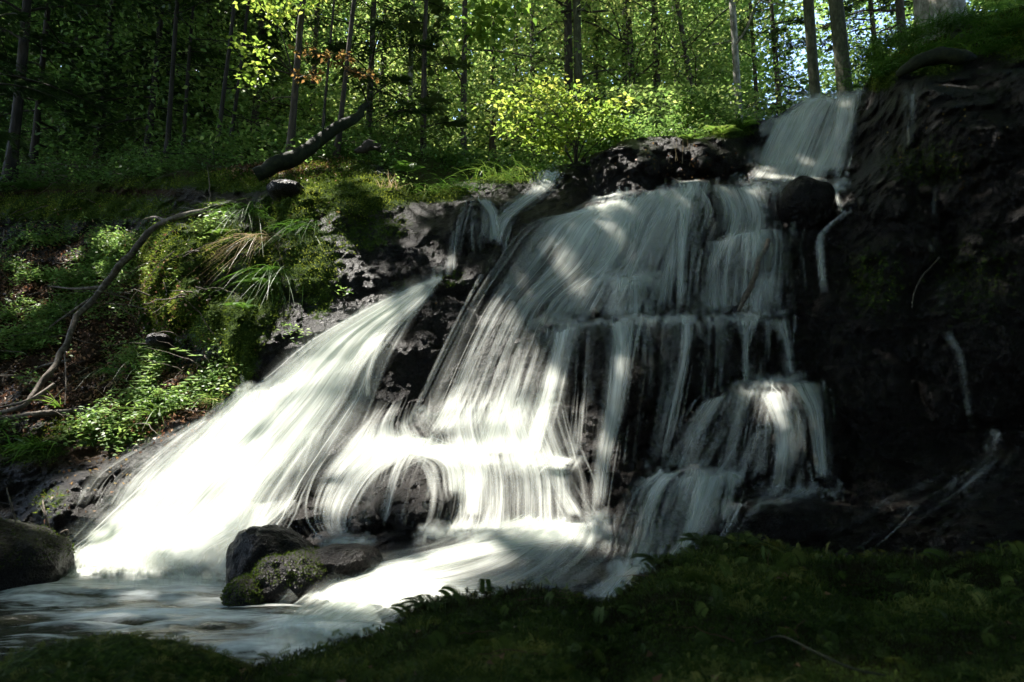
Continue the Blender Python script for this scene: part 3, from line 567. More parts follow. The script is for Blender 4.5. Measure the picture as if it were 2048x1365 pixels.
FROTH = {'upper_waterfall': [(1480, 368, 1690, 366, 60), (1604, 200, 1730, 186, 34), (1530, 260, 1600, 210, 20)], 'cascade_water': [(1070, 640, 1560, 630, 90), (1190, 552, 1320, 548, 30), (830, 830, 1110, 800, 50)],
 'left_chute_water': [(110, 1110, 500, 1110, 260), (480, 785, 590, 780, 40), (120, 1135, 480, 1140, 160), (260, 1060, 480, 1060, 80)], 'middle_cascade_water': [(780, 890, 1180, 912, 40), (840, 1060, 1210, 1060, 150), (640, 1080, 740, 1085, 40)],
 'ledge_curtain_water': [(1000, 925, 1110, 920, 30), (1180, 1030, 1215, 1030, 16), (1470, 772, 1600, 755, 40)], 'lower_curtain_water': [(1290, 945, 1480, 938, 16), (1220, 1130, 1370, 1130, 50), (1530, 975, 1670, 975, 7)],
 'lower_run_water': [(540, 1262, 780, 1275, 130), (1000, 1050, 1200, 1065, 90), (600, 1250, 760, 1262, 80)]}
def froth(mb, A, u0, v0, u1, v1, n, seed):
    r = np.random.RandomState(seed); K = 7; a = r.rand(n); u = u0 + (u1 - u0) * a + r.normal(size=n) * 6; v = v0 + (v1 - v0) * a + r.normal(size=n) * 8 + 3
    an = np.where(r.rand(n) < .5, r.uniform(-.5, .5, n), r.uniform(.3, 2.6, n)); ln = r.uniform(10, 42, n); s_ = np.linspace(-.5, .5, K)[None]
    uu_ = u[:, None] - np.cos(an)[:, None] * ln[:, None] * s_; vv_ = v[:, None] + np.abs(np.sin(an))[:, None] * ln[:, None] * s_ + ln[:, None] * .25 * (4 * s_ ** 2)
    Y = DEP(u, v, False)[:, None] - .06 - .16 * r.rand(n)[:, None]; sz_ = slopes(uu_, vv_)[1]; Y = np.minimum(Y * np.ones_like(uu_), np.where(sz_ < -.02, (CAMZ - .05) / np.maximum(-sz_, .02), 99))
    p = PT(uu_, vv_, Y); tg = unit(np.gradient(p, axis=1)); Nn = unit(np.array([0, -1., .4]) + r.normal(size=(n, 1, 3)) * .3); sd_ = unit(np.cross(tg, Nn * np.ones_like(tg)))
    wd = (r.uniform(3, 13, n)[:, None] * Y / F)[..., None]; V = np.stack([p - sd_ * wd, p, p + sd_ * wd], 2); q = gridq(K, 3)
    mb.add(V.reshape(-1, 3), (np.arange(n)[:, None, None] * K * 3 + q[None]).reshape(-1, 4)); pf = np.cos(np.pi * s_ * .98) ** 1.0
    A['dens'].append(np.repeat((r.uniform(.06, .3, n)[:, None] * pf).ravel(), 3)); A['edge'].append(np.tile([0, 1., 0], n * K)); A['uv'].append(np.zeros((n * K * 3, 2))); A['thread'].append(np.ones(n * K * 3))
sd = 0
for nm, strips in WF.items():
    mb = MB(); A = {'uv': [], 'dens': [], 'edge': [], 'thread': []}
    for secs, kw in strips:
        sd += 1; sheet(mb, A, secs, seed=sd, **kw)
    for k, (a0, b0_, a1, b1_, n_) in enumerate(FROTH.get(nm, [])): froth(mb, A, a0, b0_, a1, b1_, n_ * 2, sd * 10 + k)
    o = mb.build(nm, MAT_WATER, attrs={'dens': np.concatenate(A['dens']), 'edge': np.concatenate(A['edge']), 'thread': np.concatenate(A['thread'])}, uv=np.concatenate(A['uv']))
    tag(o, kind='structure')

# ------------------------------------------------------------------ boulders
def ico(n=4):
    import bmesh
    b = bmesh.new(); bmesh.ops.create_icosphere(b, subdivisions=n, radius=1)
    V = np.array([v.co[:] for v in b.verts]); Fc = np.array([[l.vert.index for l in f.loops] for f in b.faces]); b.free()
    return V, Fc
IV, IF = ico(5)
def boulder(c, r, label, mossy=.0, seed=0, name='boulder', rot=0, cat='boulder', group=None, sq=.8):
    V = IV * 1.0; V = np.sign(V) * np.abs(V) ** sq; V = V * np.array(r)
    a = rot; R = np.array([[math.cos(a), 0, math.sin(a)], [0, 1, 0], [-math.sin(a), 0, math.cos(a)]]); V = V @ R.T
    nrm = unit(V); m = min(r)
    V = V + nrm * (m * (.42 * fbm(V / m * .9 + seed * 3.3, 3, seed) + .12 * fbm(V / m * 3, 3, seed + 4)) + .012 * ridged(V * 14, 2, seed))[:, None]
    ms = np.clip(mossy * (.6 + .7 * nrm[:, 2]), 0, 1.2)
    me = bpy.data.meshes.new(name); me.from_pydata(V.tolist(), [], IF.tolist()); me.shade_smooth()
    for k, x in (('moss', ms), ('soil', ms * 0)):
        at = me.attributes.new(k, 'FLOAT', 'POINT'); at.data.foreach_set('value', x.astype(np.float32))
    me.materials.append(MAT_ROCK); o = bpy.data.objects.new(name, me); sc.collection.objects.link(o); o.location = tuple(c)
    return tag(o, label, cat, group), V + np.asarray(c), nrm
B = {}
B[1] = boulder(PT(546, 1120, 5.35), (.27, .33, .245), 'smooth wet brown boulder parting the white water, behind the mossy one', 0, 1, rot=.3)
B[2] = boulder(PT(590, 1158, 5.0), (.28, .3, .17), 'dark mossy boulder in the stream between pool and lower cascade', .26, 2, rot=-.1)
B[3] = boulder(PT(510, 1200, 4.85), (.16, .22, .16), 'small black wet boulder low at the foot of the lower cascade', .2, 3)
B[4] = boulder(PT(-15, 1120, 5.3), (.50, .5, .25), 'dark mossy boulder at the left edge of the pool', .3, 4, rot=.25)
B[5] = boulder(PT(1612, 405, 8.85), (.31, .3, .27), 'rounded black boulder standing in the water under the upper fall', 0, 6, sq=.62, rot=.35)
B[6] = boulder(PT(575, 385, 8.75), (.24, .3, .12), 'pale bare stone lying among moss on the bank top', 0, 8)
B[7] = boulder(PT(320, 682, 8.0), (.13, .15, .08), 'small grey stone half sunk in the leafy bank', .1, 9)
B[8] = boulder(PT(690, 1125, 5.15), (.24, .3, .12), 'low dark boulder with water sliding over it beside the mossy one', .05, 12)

# ------------------------------------------------------------------ near bank of moss in front of the camera
ED = np.array([(-500, 1420), (200, 1430), (370, 1375), (500, 1338), (650, 1296), (740, 1275), (790, 1252), (850, 1206), (900, 1196), (960, 1190), (1050, 1172), (1130, 1186), (1205, 1212), (1250, 1186), (1300, 1142), (1350, 1110), (1430, 1080), (1500, 1085), (1600, 1100), (1700, 1118), (1800, 1112), (1900, 1118), (2048, 1092), (2600, 1080)], float)
EY = np.array([(-500, 1.9), (500, 2.1), (850, 2.6), (1200, 2.7), (1430, 3.1), (2048, 3.1), (2600, 2.8)], float)
def fdep(u, v):
    e = np.interp(u, ED[:, 0], ED[:, 1]); ye = np.interp(u, EY[:, 0], EY[:, 1]); t = (v - e) / (1500 - e)
    y = ye + (1.0 - ye) * np.clip(t, 0, 1.3) ** .75
    p = PT(u, v, y); return y + (.20 * fbm(p * 2.8, 3, 91) + .09 * fbm(p * 9, 3, 95) + .05 * ridged(p * 5, 2, 97)) * np.clip(y / 2.2, .4, 1)
fu = np.arange(-500, 2600, 8.0); fs = np.linspace(0, 1, 110)[:, None]; e = np.interp(fu, ED[:, 0], ED[:, 1])
e = e + 6; fv = e[None] + (1760 - e[None]) * fs; fU = np.broadcast_to(fu[None], fv.shape); FY = fdep(fU, fv); FV = PT(fU, fv, FY)
bk = []
for k in (1.2, .8, .5, .3, .15, .06):
    q = FV[0] + np.stack([FV[0][:, 0] * 0, np.full(len(fu), k * .7), -np.full(len(fu), 1.0) * (k ** 1.4) * .9], 1); bk.append(q)
FA = np.concatenate([np.stack(bk), FV])
nb_o = MB().add(FA, gridq(*FA.shape[:2])[:, ::-1]).build('mossy_bank', MAT_ROCK, attrs={'moss': np.full(FA.shape[:2], .75), 'soil': np.full(FA.shape[:2], .6)})
tag(nb_o, kind='structure')
B[9] = boulder(PT(190, 1440, 1.75), (.34, .3, .135), 'blurred moss covered rock nearest the camera at the bottom left', 1.1, 14, name='mossy_rock', cat='rock', rot=.03)

def sprigs(mb, P, N, L, n_pairs=7, seed=0, tint=None, spread=.75):
    """feathery moss or small fern sprigs: bent stem with paired leaflets"""
    r = np.random.RandomState(seed); n = len(P)
    D = unit(N * .8 + r.normal(size=(n, 3)) * spread); H = unit(np.cross(D, r.normal(size=(n, 3)))); L = np.broadcast_to(L, (n,))
    t0 = r.rand(n) if tint is None else tint
    for k in range(n_pairs):
        s = (k + .6) / n_pairs; c = P + D * (L * s)[:, None] - np.array([0, 0, 1.]) * (L * .45 * s ** 2)[:, None]
        ax = unit(D - np.array([0, 0, .9]) * s)
        for sg in (-1, 1):
            leaves(mb, c, H * sg + ax * .7, np.cross(ax, H), L * .42 * (1 - .7 * s) + L * .04, L * .075, np.clip(t0 + .15 * s, 0, 1))
    S = .02 * L
def pick(mask, n, seed):
    r = np.random.RandomState(seed); m = mask.ravel(); p = m / m.sum(); return r.choice(len(m), n, p=p)
def area_of(V):
    a = np.linalg.norm(np.cross(np.gradient(V, axis=0), np.gradient(V, axis=1)), axis=-1); return a
# foreground moss
fa = area_of(FV) * ((fU > -250) & (fU < 2350) & (fv < 1560)); fn = unit(np.cross(np.gradient(FV, axis=1), np.gradient(FV, axis=0))); fn = np.where(fn[..., 2:3] < 0, -fn, fn)
i = pick(fa / FY ** .8, 7000, 1); p = FV.reshape(-1, 3)[i] + rs.normal(size=(len(i), 3)) * .012; cl = fbm(p * 4, 2, 8)
mb = MB(); sprigs(mb, p, fn.reshape(-1, 3)[i], (.012 + .026 * rs.rand(len(i)) ** 2) * (1 + 1.0 * np.clip(cl * 2, 0, 1)) * FY.ravel()[i] / 1.9, 8, 2, np.clip(.30 + cl * 1.3 + rs.normal(size=len(i)) * .17, 0, 1))
ei = rs.randint(40, len(fu) - 40, 900); p = FV[0][ei] + rs.normal(size=(len(ei), 3)) * .02
sprigs(mb, p, np.tile([0, -.1, 1.], (len(ei), 1)), .02 + .035 * rs.rand(len(ei)) ** 2, 8, 3)
q = B[9]; j = np.where(q[2][:, 2] > -.2)[0]; j = rs.choice(j, 3500); sprigs(mb, q[1][j], q[2][j], .02 + .02 * rs.rand(len(j)), 5, 4)
i = pick(fa / FY, 110000, 77); p = FV.reshape(-1, 3)[i] + rs.normal(size=(len(i), 3)) * .008; n2_ = fn.reshape(-1, 3)[i]; cl = fbm(p * 4, 3, 8)
leaves(mb, p, n2_ + rs.normal(size=p.shape) * .75, rs.normal(size=p.shape), (.008 + .014 * rs.rand(len(i))) * FY.ravel()[i] / 1.8, .0032 * FY.ravel()[i] / 1.8, np.clip(.3 + cl * 1.3 + rs.normal(size=len(i)) * .17, 0, 1))
i = pick(fa / FY ** 1.2, 420, 78); sprigs(mb, FV.reshape(-1, 3)[i], fn.reshape(-1, 3)[i] + np.array([0, 0, .5]), (.035 + .05 * rs.rand(len(i))) * FY.ravel()[i] / 1.9, 13, 12, .35 + .3 * rs.rand(len(i)), spread=.5)
fl = MB(); i = pick(fa / FY ** 1.5, 90, 79); p = FV.reshape(-1, 3)[i] + fn.reshape(-1, 3)[i] * .014
leaves(fl, p, rs.normal(size=p.shape) * np.array([1, 1, .2]), fn.reshape(-1, 3)[i] + rs.normal(size=p.shape) * .35, .018 + .02 * rs.rand(len(i)), .018, rs.rand(len(i)) * .6, fold=.3)
for _ in range(34):
    c = FV.reshape(-1, 3)[pick(fa / FY ** 1.3, 1, rs.randint(99999))[0]] + np.array([0, 0, .012]); d = rs.normal(size=3) * np.array([1, .6, .15]); t_ = np.linspace(0, 1, 8)[:, None]
    V, Q = tube(c + unit(d) * (.05 + .16 * rs.rand()) * t_ + np.cumsum(rs.normal(size=(8, 3)), 0) * .004, np.linspace(.0022, .0008, 8), 4); fl.add(V, Q, .1)
tag(fl.build('foreground_litter', MAT_LITTER), 'dead leaves and bits of twig lying in the near moss', 'leaf litter', kind='stuff')
tag(mb.build('foreground_moss', MAT_FMOSS), 'feathery dark green moss carpeting the near bank', 'moss', kind='stuff')

# moss on the cliff
ar = area_of(TV); inview = (uu > -120) & (uu < 2170) & (vv < 1200)
mp_ = np.clip(moss - .35, 0, 1) * ar * inview
i = pick(mp_, 60000, 5); p = TV.reshape(-1, 3)[i]; n_ = TN.reshape(-1, 3)[i]; p = p + rs.normal(size=p.shape) * .02
d = unit(n_ + rs.normal(size=p.shape) * .6 + np.array([0, 0, -.25])); cl = fbm(p * 3, 2, 9)
mb = MB(); leaves(mb, p, d, rs.normal(size=p.shape), .022 + .028 * rs.rand(len(i)), .012, np.clip(.5 + cl + rs.normal(size=len(i)) * .15, 0, 1))
for b in (2, 4, 3):
    q = B[b]; j = np.where(q[2][:, 2] > .0)[0]; j = rs.choice(j, 1500); leaves(mb, q[1][j], unit(q[2][j] + rs.normal(size=(len(j), 3)) * .6), rs.normal(size=(len(j), 3)), .02, .008, .3)
tag(mb.build('cliff_moss', MAT_MOSS), 'yellow green moss coating the rocks of the far bank', 'moss', kind='stuff')

# undergrowth on the left bank, leaf litter
def region(blobs): return blob(uu, vv, blobs) * ar * inview
i = pick(region([(120, 540, 230, 60, 1), (60, 640, 160, 120, .9), (260, 600, 60, 60, .8), (200, 720, 200, 60, .6), (330, 800, 110, 40, .6), (120, 860, 130, 50, .8), (420, 770, 40, 40, .5), (610, 650, 40, 35, .6), (690, 600, 15, 15, .8), (420, 450, 40, 15, .3), (860, 372, 60, 14, .5)]) * sst(fbm(TV * 1.6, 3, 19) * 2.2 + .35), 3600, 6)
p0 = TV.reshape(-1, 3)[i]; n0 = TN.reshape(-1, 3)[i]; mb = MB(); cl = rs.rand(len(i))
for k in range(6):
    off = rs.normal(size=p0.shape) * np.array([.05, .05, .02]); p = p0 + n0 * .03 + np.array([0, 0, 1.]) * (.02 + .11 * rs.rand(len(i)))[:, None] + off
    leaves(mb, p, rs.normal(size=p.shape) * np.array([1, 1, .25]), np.array([0, -.3, 1.]) + rs.normal(size=p.shape) * .35, .035 + .04 * rs.rand(len(i)), .03, np.clip(.15 + cl * .5 + rs.rand(len(i)) * .2, 0, 1))
tag(mb.build('undergrowth', MAT_LEAF), 'low leafy ground plants covering the left bank', 'undergrowth', kind='stuff')
i = pick(region([(120, 600, 230, 120, 1), (250, 790, 200, 90, 1), (380, 810, 60, 30, 1.5), (560, 335, 120, 25, 1), (40, 780, 100, 70, 1), (180, 1000, 100, 60, .03), (600, 420, 90, 40, .05), (1350, 330, 120, 40, .04)]), 9000, 7)
p = TV.reshape(-1, 3)[i] + TN.reshape(-1, 3)[i] * .015; mb = MB()
leaves(mb, p, rs.normal(size=p.shape), TN.reshape(-1, 3)[i] + rs.normal(size=p.shape) * .5, .03 + .035 * rs.rand(len(i)), .03, rs.rand(len(i)), fold=.3)
tag(mb.build('leaf_litter', MAT_LITTER), 'brown fallen leaves strewn over the left bank', 'leaf litter', kind='stuff')
i = pick(region([(180, 960, 90, 40, 1), (250, 940, 60, 40, 1), (1900, 300, 120, 100, .5), (1350, 330, 120, 40, .5), (880, 640, 40, 30, .5)]), 130, 71)
p = TV.reshape(-1, 3)[i] + TN.reshape(-1, 3)[i] * .02; mb = MB()
leaves(mb, p, rs.normal(size=p.shape), TN.reshape(-1, 3)[i] + rs.normal(size=p.shape) * .3, .035, .03, rs.rand(len(i)))
tag(mb.build('stray_autumn_leaves', MAT_ORANGE), 'scattered tiny orange leaves stuck to the wet rock', 'fallen leaves', kind='stuff')

# ------------------------------------------------------------------ grasses, ferns, plants
def on(u, v): u = float(u); v = float(v); return PT(u, v, float(DEP(u, v)) - .01)
def tuft(u, v, n, L, label, w=.007, spread=.9, dirv=(0, -.5, .6), bend=.7, t=(.2, .9), mat=None, r=.1, base=None, group='grass tufts'):
    c = on(u, v) if base is None else base; mb = MB(); P = c + rs.normal(size=(n, 3)) * r * np.array([1, .6, .25])
    D = np.array(dirv) + rs.normal(size=(n, 3)) * spread * np.array([.6, .5, .3])
    blades(mb, P, D, L * (.5 + .6 * rs.rand(n)), w * (.7 + .6 * rs.rand(n)), bend * (.5 + rs.rand(n)), t[0] + (t[1] - t[0]) * rs.rand(n), 5)
    o = mb.build('grass_tuft', mat or MAT_GRASS, loc=c); return tag(o, label, 'grass', group)
tuft(1010, 362, 190, .46, 'bright sunlit arching grass clump on the bank left of the small fall', r=.24, bend=.9, t=(.5, .9))
tuft(1090, 345, 80, .34, 'short grass at the lip of the small upper left fall', r=.15)
tuft(925, 376, 120, .38, 'low green grass between bright clump and moss', r=.2, bend=.9, t=(.1, .6))
tuft(860, 388, 70, .30, 'long grass drooping over the black rock edge', r=.12, bend=1.1, t=(.3, 1))
tuft(1180, 330, 30, .2, 'thin grass at the left end of the dark rock row', r=.1)
tuft(500, 430, 160, .55, 'shaggy green grass hanging from the mossy rocks', r=.16, bend=1.2, dirv=(0.1, -.7, .25), t=(.1, .6))
tuft(525, 480, 90, .5, 'straw coloured dead grass hanging below the shaggy green clump', r=.1, bend=1.3, dirv=(-.1, -.8, .05), mat=MAT_DRY)
tuft(545, 540, 90, .5, 'dark hanging grass on the steep rock beside the straw coloured clump', r=.12, bend=1.3, dirv=(0.1, -.7, 0), t=(0, .5))
tuft(600, 455, 80, .4, 'dark grass draped over the rock right of the shaggy clump', r=.15, bend=1.2, dirv=(.2, -.7, .1), t=(0, .4))
tuft(315, 835, 34, .36, 'broad bright green blades at the foot of the arching bramble', w=.017, r=.03, bend=.9, dirv=(0, -.4, .9), t=(.6, .9))
tuft(75, 895, 50, .4, 'broad green blades by the dark rock at the left bank foot', w=.014, r=.08, bend=.9, t=(.2, .7))
tuft(250, 745, 80, .35, 'dim fine grass on the shaded slope above the bramble', r=.15, bend=1.1, t=(0, .4))
tuft(120, 815, 14, .3, 'few upright bright blades beside the bent branch', w=.012, r=.03, bend=.3, t=(.5, .9))
tuft(440, 800, 90, .22, 'yellowish grass and moss at the edge of the white chute', r=.12, bend=1., t=(.5, 1))
for k, (a, b, ll, lab) in enumerate([(1745, 120, .55, 'dark grass at the top right of the upper fall'), (1790, 95, .6, 'tall dark green grass on the bank above the right cliff'), (1840, 75, .6, 'thick grass left of the pale trunk foot'),
    (1890, 62, .6, 'thick grass right below the pale trunk'), (1940, 50, .55, 'grass above the mossy log on the right brow'), (1850, 112, .4, 'grass hanging over the left end of the mossy log on the right brow'), (1925, 92, .4, 'grass hanging over the middle of the mossy log on the right brow'), (1990, 70, .45, 'grass behind the arching blades on the right brow'), (1960, 112, .45, 'dark grass hanging below the pale trunk side of the right brow'), (2030, 60, .5, 'grass at the right frame edge on the brow'), (1770, 150, .5, 'drooping grass over the cliff beside the upper fall'), (1715, 175, .3, 'small grass tuft touching the right lip of the upper fall')]):
    tuft(a, b, 190, ll, lab, w=.011, r=.2, bend=1.0, dirv=(-.15, -.5, .7), t=(.05, .55), base=on(a, b) + np.array([0, -.05, 0]))
tuft(2015, 90, 36, .42, 'single spray of arching blades on the right cliff brow', w=.016, r=.03, bend=1., dirv=(-.1, -.3, .8), t=(.2, .6))
tuft(780, 380, 26, .34, 'dry reddish stalks standing on the mossy bank top', w=.006, r=.08, bend=.3, dirv=(0, -.1, 1), mat=MAT_DRY, group='dry stalks')
tuft(1352, 330, 7, .5, 'few dry upright stalks on the dark rocks below the wood', w=.006, r=.12, bend=.05, dirv=(0, 0, 1), spread=.15, mat=MAT_DRY, group='dry stalks')
tuft(1775, 60, 6, .8, 'long reddish stalks above the right bank grass', w=.006, r=.15, bend=.1, dirv=(0, 0, 1), spread=.25, mat=MAT_DRY, group='dry stalks')

def fern(u, v, n, L, label, t=.5, base=None, up=.6, mat=None, face=-.5):
    c = on(u, v) if base is None else base; e = empty('fern', c, label, 'fern', 'ferns')
    for k in range(n):
        a = 2 * math.pi * k / n + rs.rand() * .5; d = np.array([math.cos(a), math.sin(a) * .7 + face, up + .3 * rs.rand()]); l = L * (.75 + .4 * rs.rand())
        s = np.linspace(0, 1, 16)[:, None]; d = d / np.linalg.norm(d); ax = d * s * l - np.array([0, 0, 1]) * l * .55 * s ** 2
        mb = MB(); V, Q = tube(ax, .003 * (1 - .8 * s[:, 0]) + .0008, 4); mb.add(V, Q, t)
        tg = unit(np.gradient(ax, axis=0)); sd_ = unit(np.cross(tg, np.array([0, 0, 1.]))); nn = np.cross(sd_, tg)
        wv = l * .22 * np.sin(np.pi * (.12 + .88 * s[:, 0]) ** .8)
        for sg in (-1, 1):
            leaves(mb, ax[1:], (sd_ * sg + tg * .35)[1:], nn[1:], wv[1:] + .01, l * .05, np.clip(t + rs.normal(size=15) * .06, 0, 1), 0)
        mb.build('frond', mat or MAT_GRASS, e)
fern(1425, 262, 9, .45, 'bright fern at the right end of the dark rock row', .8, base=on(1440, 270))
fern(1480, 258, 8, .45, 'green fern beside the left edge of the upper fall', .6)
fern(1380, 280, 7, .3, 'small fern on the dark rocks under the tree trunks', .7)
fern(530, 575, 6, .4, 'dim fern hanging on the steep mossy rock by the chute', .3)
fern(490, 620, 6, .32, 'small fern low on the steep mossy rock', .35)
fern(440, 470, 6, .25, 'small bright fern on the mossy boulder top', .7)
fern(350, 700, 6, .35, 'dark fern on the slope left of the chute', .2)
fern(60, 380, 7, .5, 'dim fern at the far left bank top', .2)
fern(1500, 480, 5, .12, 'tiny fern tuft on the rock in the cascade', .4)
fern(820, 345, 6, .45, 'broad leaved fern on the bank before the stump', .5)
for k, (a, b, l_) in enumerate([(1320, 1125, 'leftmost fern sprig overhanging the stream from the near bank'), (1400, 1085, 'fern sprig on the highest hump of the near bank'), (1480, 1090, 'fern sprig right of the highest hump of the near bank'), (860, 1215, 'fern like moss tuft on the near bank by the lower cascade'), (1560, 1105, 'dark fern on the near bank in front of the black shelf')]):
    yv = float(fdep(np.array(float(a)), np.array(float(b) + 8))); fern(a, b, 9, .16, l_, .35, base=PT(a, b + 6, yv), up=.7, face=-.1, mat=MAT_FMOSS)

def branchy(name, path, rad, mat, label, cat, twigs=(), n=40, noise=.25, part='bough', sides=10):
    path = np.asarray(path); e = empty(name, path[0], label, cat)
    c = curve(path, n) - path[0]; c = c + np.stack([fbm(c * 2.6 + 5, 3, 3), fbm(c * 2.6 + 9, 3, 4), fbm(c * 2.6 + 31, 3, 6)], 1) * min(.12, max(rad) * 2)
    r = np.interp(np.linspace(0, 1, n), np.linspace(0, 1, len(rad)), rad)
    V, Q = tube(c, r, sides, noise, 2); MB().add(V, Q).build(part, mat, e)
    for tp, r0 in twigs:
        tp = np.asarray(tp); cc = curve(tp, max(8, n // 2)) - path[0]; V, Q = tube(cc, np.linspace(r0, r0 * .25, len(cc)), 6, .2, 4)
        MB().add(V, Q).build('twig', mat, e)
    return e
def off(u, v, d): return PT(u, v, float(DEP(float(u), float(v))) - d)
branchy('fallen_branch', [off(405, 425, .15), off(310, 460, .25), off(255, 515, .35), off(205, 575, .45), off(150, 640, .45), (off(118, 730, .4)), off(90, 770, .3), off(50, 810, .12), off(-30, 830, .05)], [.045, .042, .045, .04, .036, .035, .03, .022], MAT_DEAD,
    'long bent dead branch leaning down the left bank', 'branch',
    [([off(205, 575, .4), off(150, 578, .4), off(95, 572, .3)], .03), ([off(180, 600, .4), off(120, 640, .25), off(75, 675, .1)], .025), ([off(130, 700, .4), off(132, 760, .4), off(130, 810, .35)], .01),
     ([off(110, 770, .3), off(60, 800, .2), off(0, 815, .1)], .03), ([off(340, 445, .2), off(310, 435, .3), off(285, 440, .35)], .03), ([off(140, 720, .35), off(70, 740, .2), off(20, 800, .05)], .02)])
branchy('log', [off(190, 822, .05), off(120, 830, .08), off(60, 835, .05), off(-40, 838, .05)], [.02, .03, .035, .03], MAT_DEAD, 'thin pale stick lying flat at the foot of the left bank', 'stick')
g1 = ground_at(545, 9.7); g1 = PT(545, 335, 9.6)
branchy('fallen_log', [PT(500, 352, 9.5), PT(570, 325, 9.6), PT(630, 293, 9.8), PT(690, 250, 10.1), PT(738, 208, 10.5)], [.11, .12, .10, .08, .05], MAT_MBARK, 'dark mossy log leaning up to the right over the bank', 'log',
    [([PT(640, 290, 9.8), PT(650, 240, 9.8), PT(648, 205, 9.8)], .02)], part='log_body')
branchy('fallen_stump', [PT(700, 305, 9.7), PT(735, 292, 9.8), PT(762, 300, 10)], [.03, .09, .03], MAT_BARK, 'dark rotten stump on the mossy bank top', 'stump', [([PT(735, 292, 9.8), PT(757, 296, 9.7), PT(765, 285, 9.6)], .02)], part='stump_body')
branchy('mossy_log', [PT(1790, 150, 9.6), PT(1825, 130, 9.4), PT(1870, 118, 9.3), PT(1915, 112, 9.25), PT(1950, 118, 9.3)], [.05, .11, .13, .11, .04], MAT_MBARK, 'thick dark mossy log lying along the brow of the right cliff', 'log', part='log_body', noise=.6)
branchy('stick', [off(1533, 482, .22), off(1512, 540, .25), off(1490, 590, .3), off(1474, 622, .3)], [.03, .028, .035, .02], MAT_DEAD, 'dark stick caught upright in the middle of the cascade', 'stick', [([off(1495, 580, .3), off(1512, 574, .35)], .02)], part='stem')
branchy('vine', [off(1878, 515, .1), off(1845, 555, .15), off(1828, 590, .15), off(1822, 615, .1)], [.009, .011, .01, .007], MAT_DEAD, 'thin pale twig hanging on the black right cliff', 'twig', part='stem')
branchy('dead_sapling', [off(418, 430, .1), off(420, 380, .3), off(415, 335, .35)], [.012, .01, .004], MAT_DEAD, 'bare pale twiggy branch sticking up from the mossy rocks', 'branch',
    [([off(420, 400, .2), off(395, 385, .3), off(375, 378, .35)], .006), ([off(420, 410, .2), off(380, 400, .3), off(350, 395, .3)], .006), ([off(418, 425, .15), off(360, 415, .3), off(330, 425, .35)], .007), ([off(420, 390, .2), off(440, 372, .3)], .005)], part='stem')
branchy('bank_twig', [off(108, 1082, .1), off(95, 1040, .25), off(90, 1000, .3)], [.012, .01, .006], MAT_DEAD, 'reddish twigs sticking out by the pool boulder', 'twig',
    [([off(92, 1085, .1), off(135, 1060, .15), off(128, 1090, .1)], .008), ([off(95, 1040, .25), off(80, 1010, .3)], .006), ([off(70, 1085, .15), off(90, 1060, .25)], .006)], part='stem')
branchy('bank_twig', [PT(28, 1045, 5.3), PT(20, 1010, 5.3), PT(14, 975, 5.35)], [.008, .007, .003], MAT_DEAD, 'reddish twig with a few pale leaves above the left boulder', 'twig', [([PT(20, 1010, 5.3), PT(2, 1005, 5.3)], .005), ([PT(24, 1030, 5.3), PT(-5, 1040, 5.3)], .004)], part='stem')
# foreground stick
branchy('foreground_stick', [PT(1505, 1290, 1.75), PT(1560, 1275, 1.72), PT(1620, 1300, 1.62), PT(1700, 1335, 1.5), PT(1770, 1350, 1.42)], [.002, .003, .003, .002], MAT_MBARK, 'thin dark twig lying on the near moss', 'twig', part='stem')
# bramble
def bramble():
    c = on(290, 838); e = empty('bramble', c, 'arching green bramble stem with leaflets above the left bank', 'bramble')
    paths = [[on(290, 838), off(280, 800, .15), off(300, 740, .3), off(345, 700, .4), off(392, 712, .4)], [off(300, 740, .3), off(330, 722, .4), off(300, 715, .4)], [off(330, 800, .1), off(370, 770, .2), off(395, 755, .25)], [off(290, 790, .15), off(285, 755, .25)]]
    for k, pth in enumerate(paths):
        cc = curve(pth, 26); V, Q = tube(cc - c, np.linspace(.007, .003, 26), 5); MB().add(V, Q, .7).build('stem', MAT_GRASS, e)
        ts = np.linspace(.25, 1, 9 if k == 0 else 5)
        for t_ in ts:
            q = cc[int(t_ * 25)]
            for a in (-1, 0, 1):
                mb = MB(); leaves(mb, np.array([q - c]), np.array([[a * .9 + .2, -.5 + .3 * rs.rand(), .1 * rs.rand()]]), np.array([[rs.normal() * .2, -.4, 1.]]), .085 + .03 * rs.rand(), .055, .45 + .3 * rs.rand()); mb.build('leaflet', MAT_LEAF, e)
bramble()

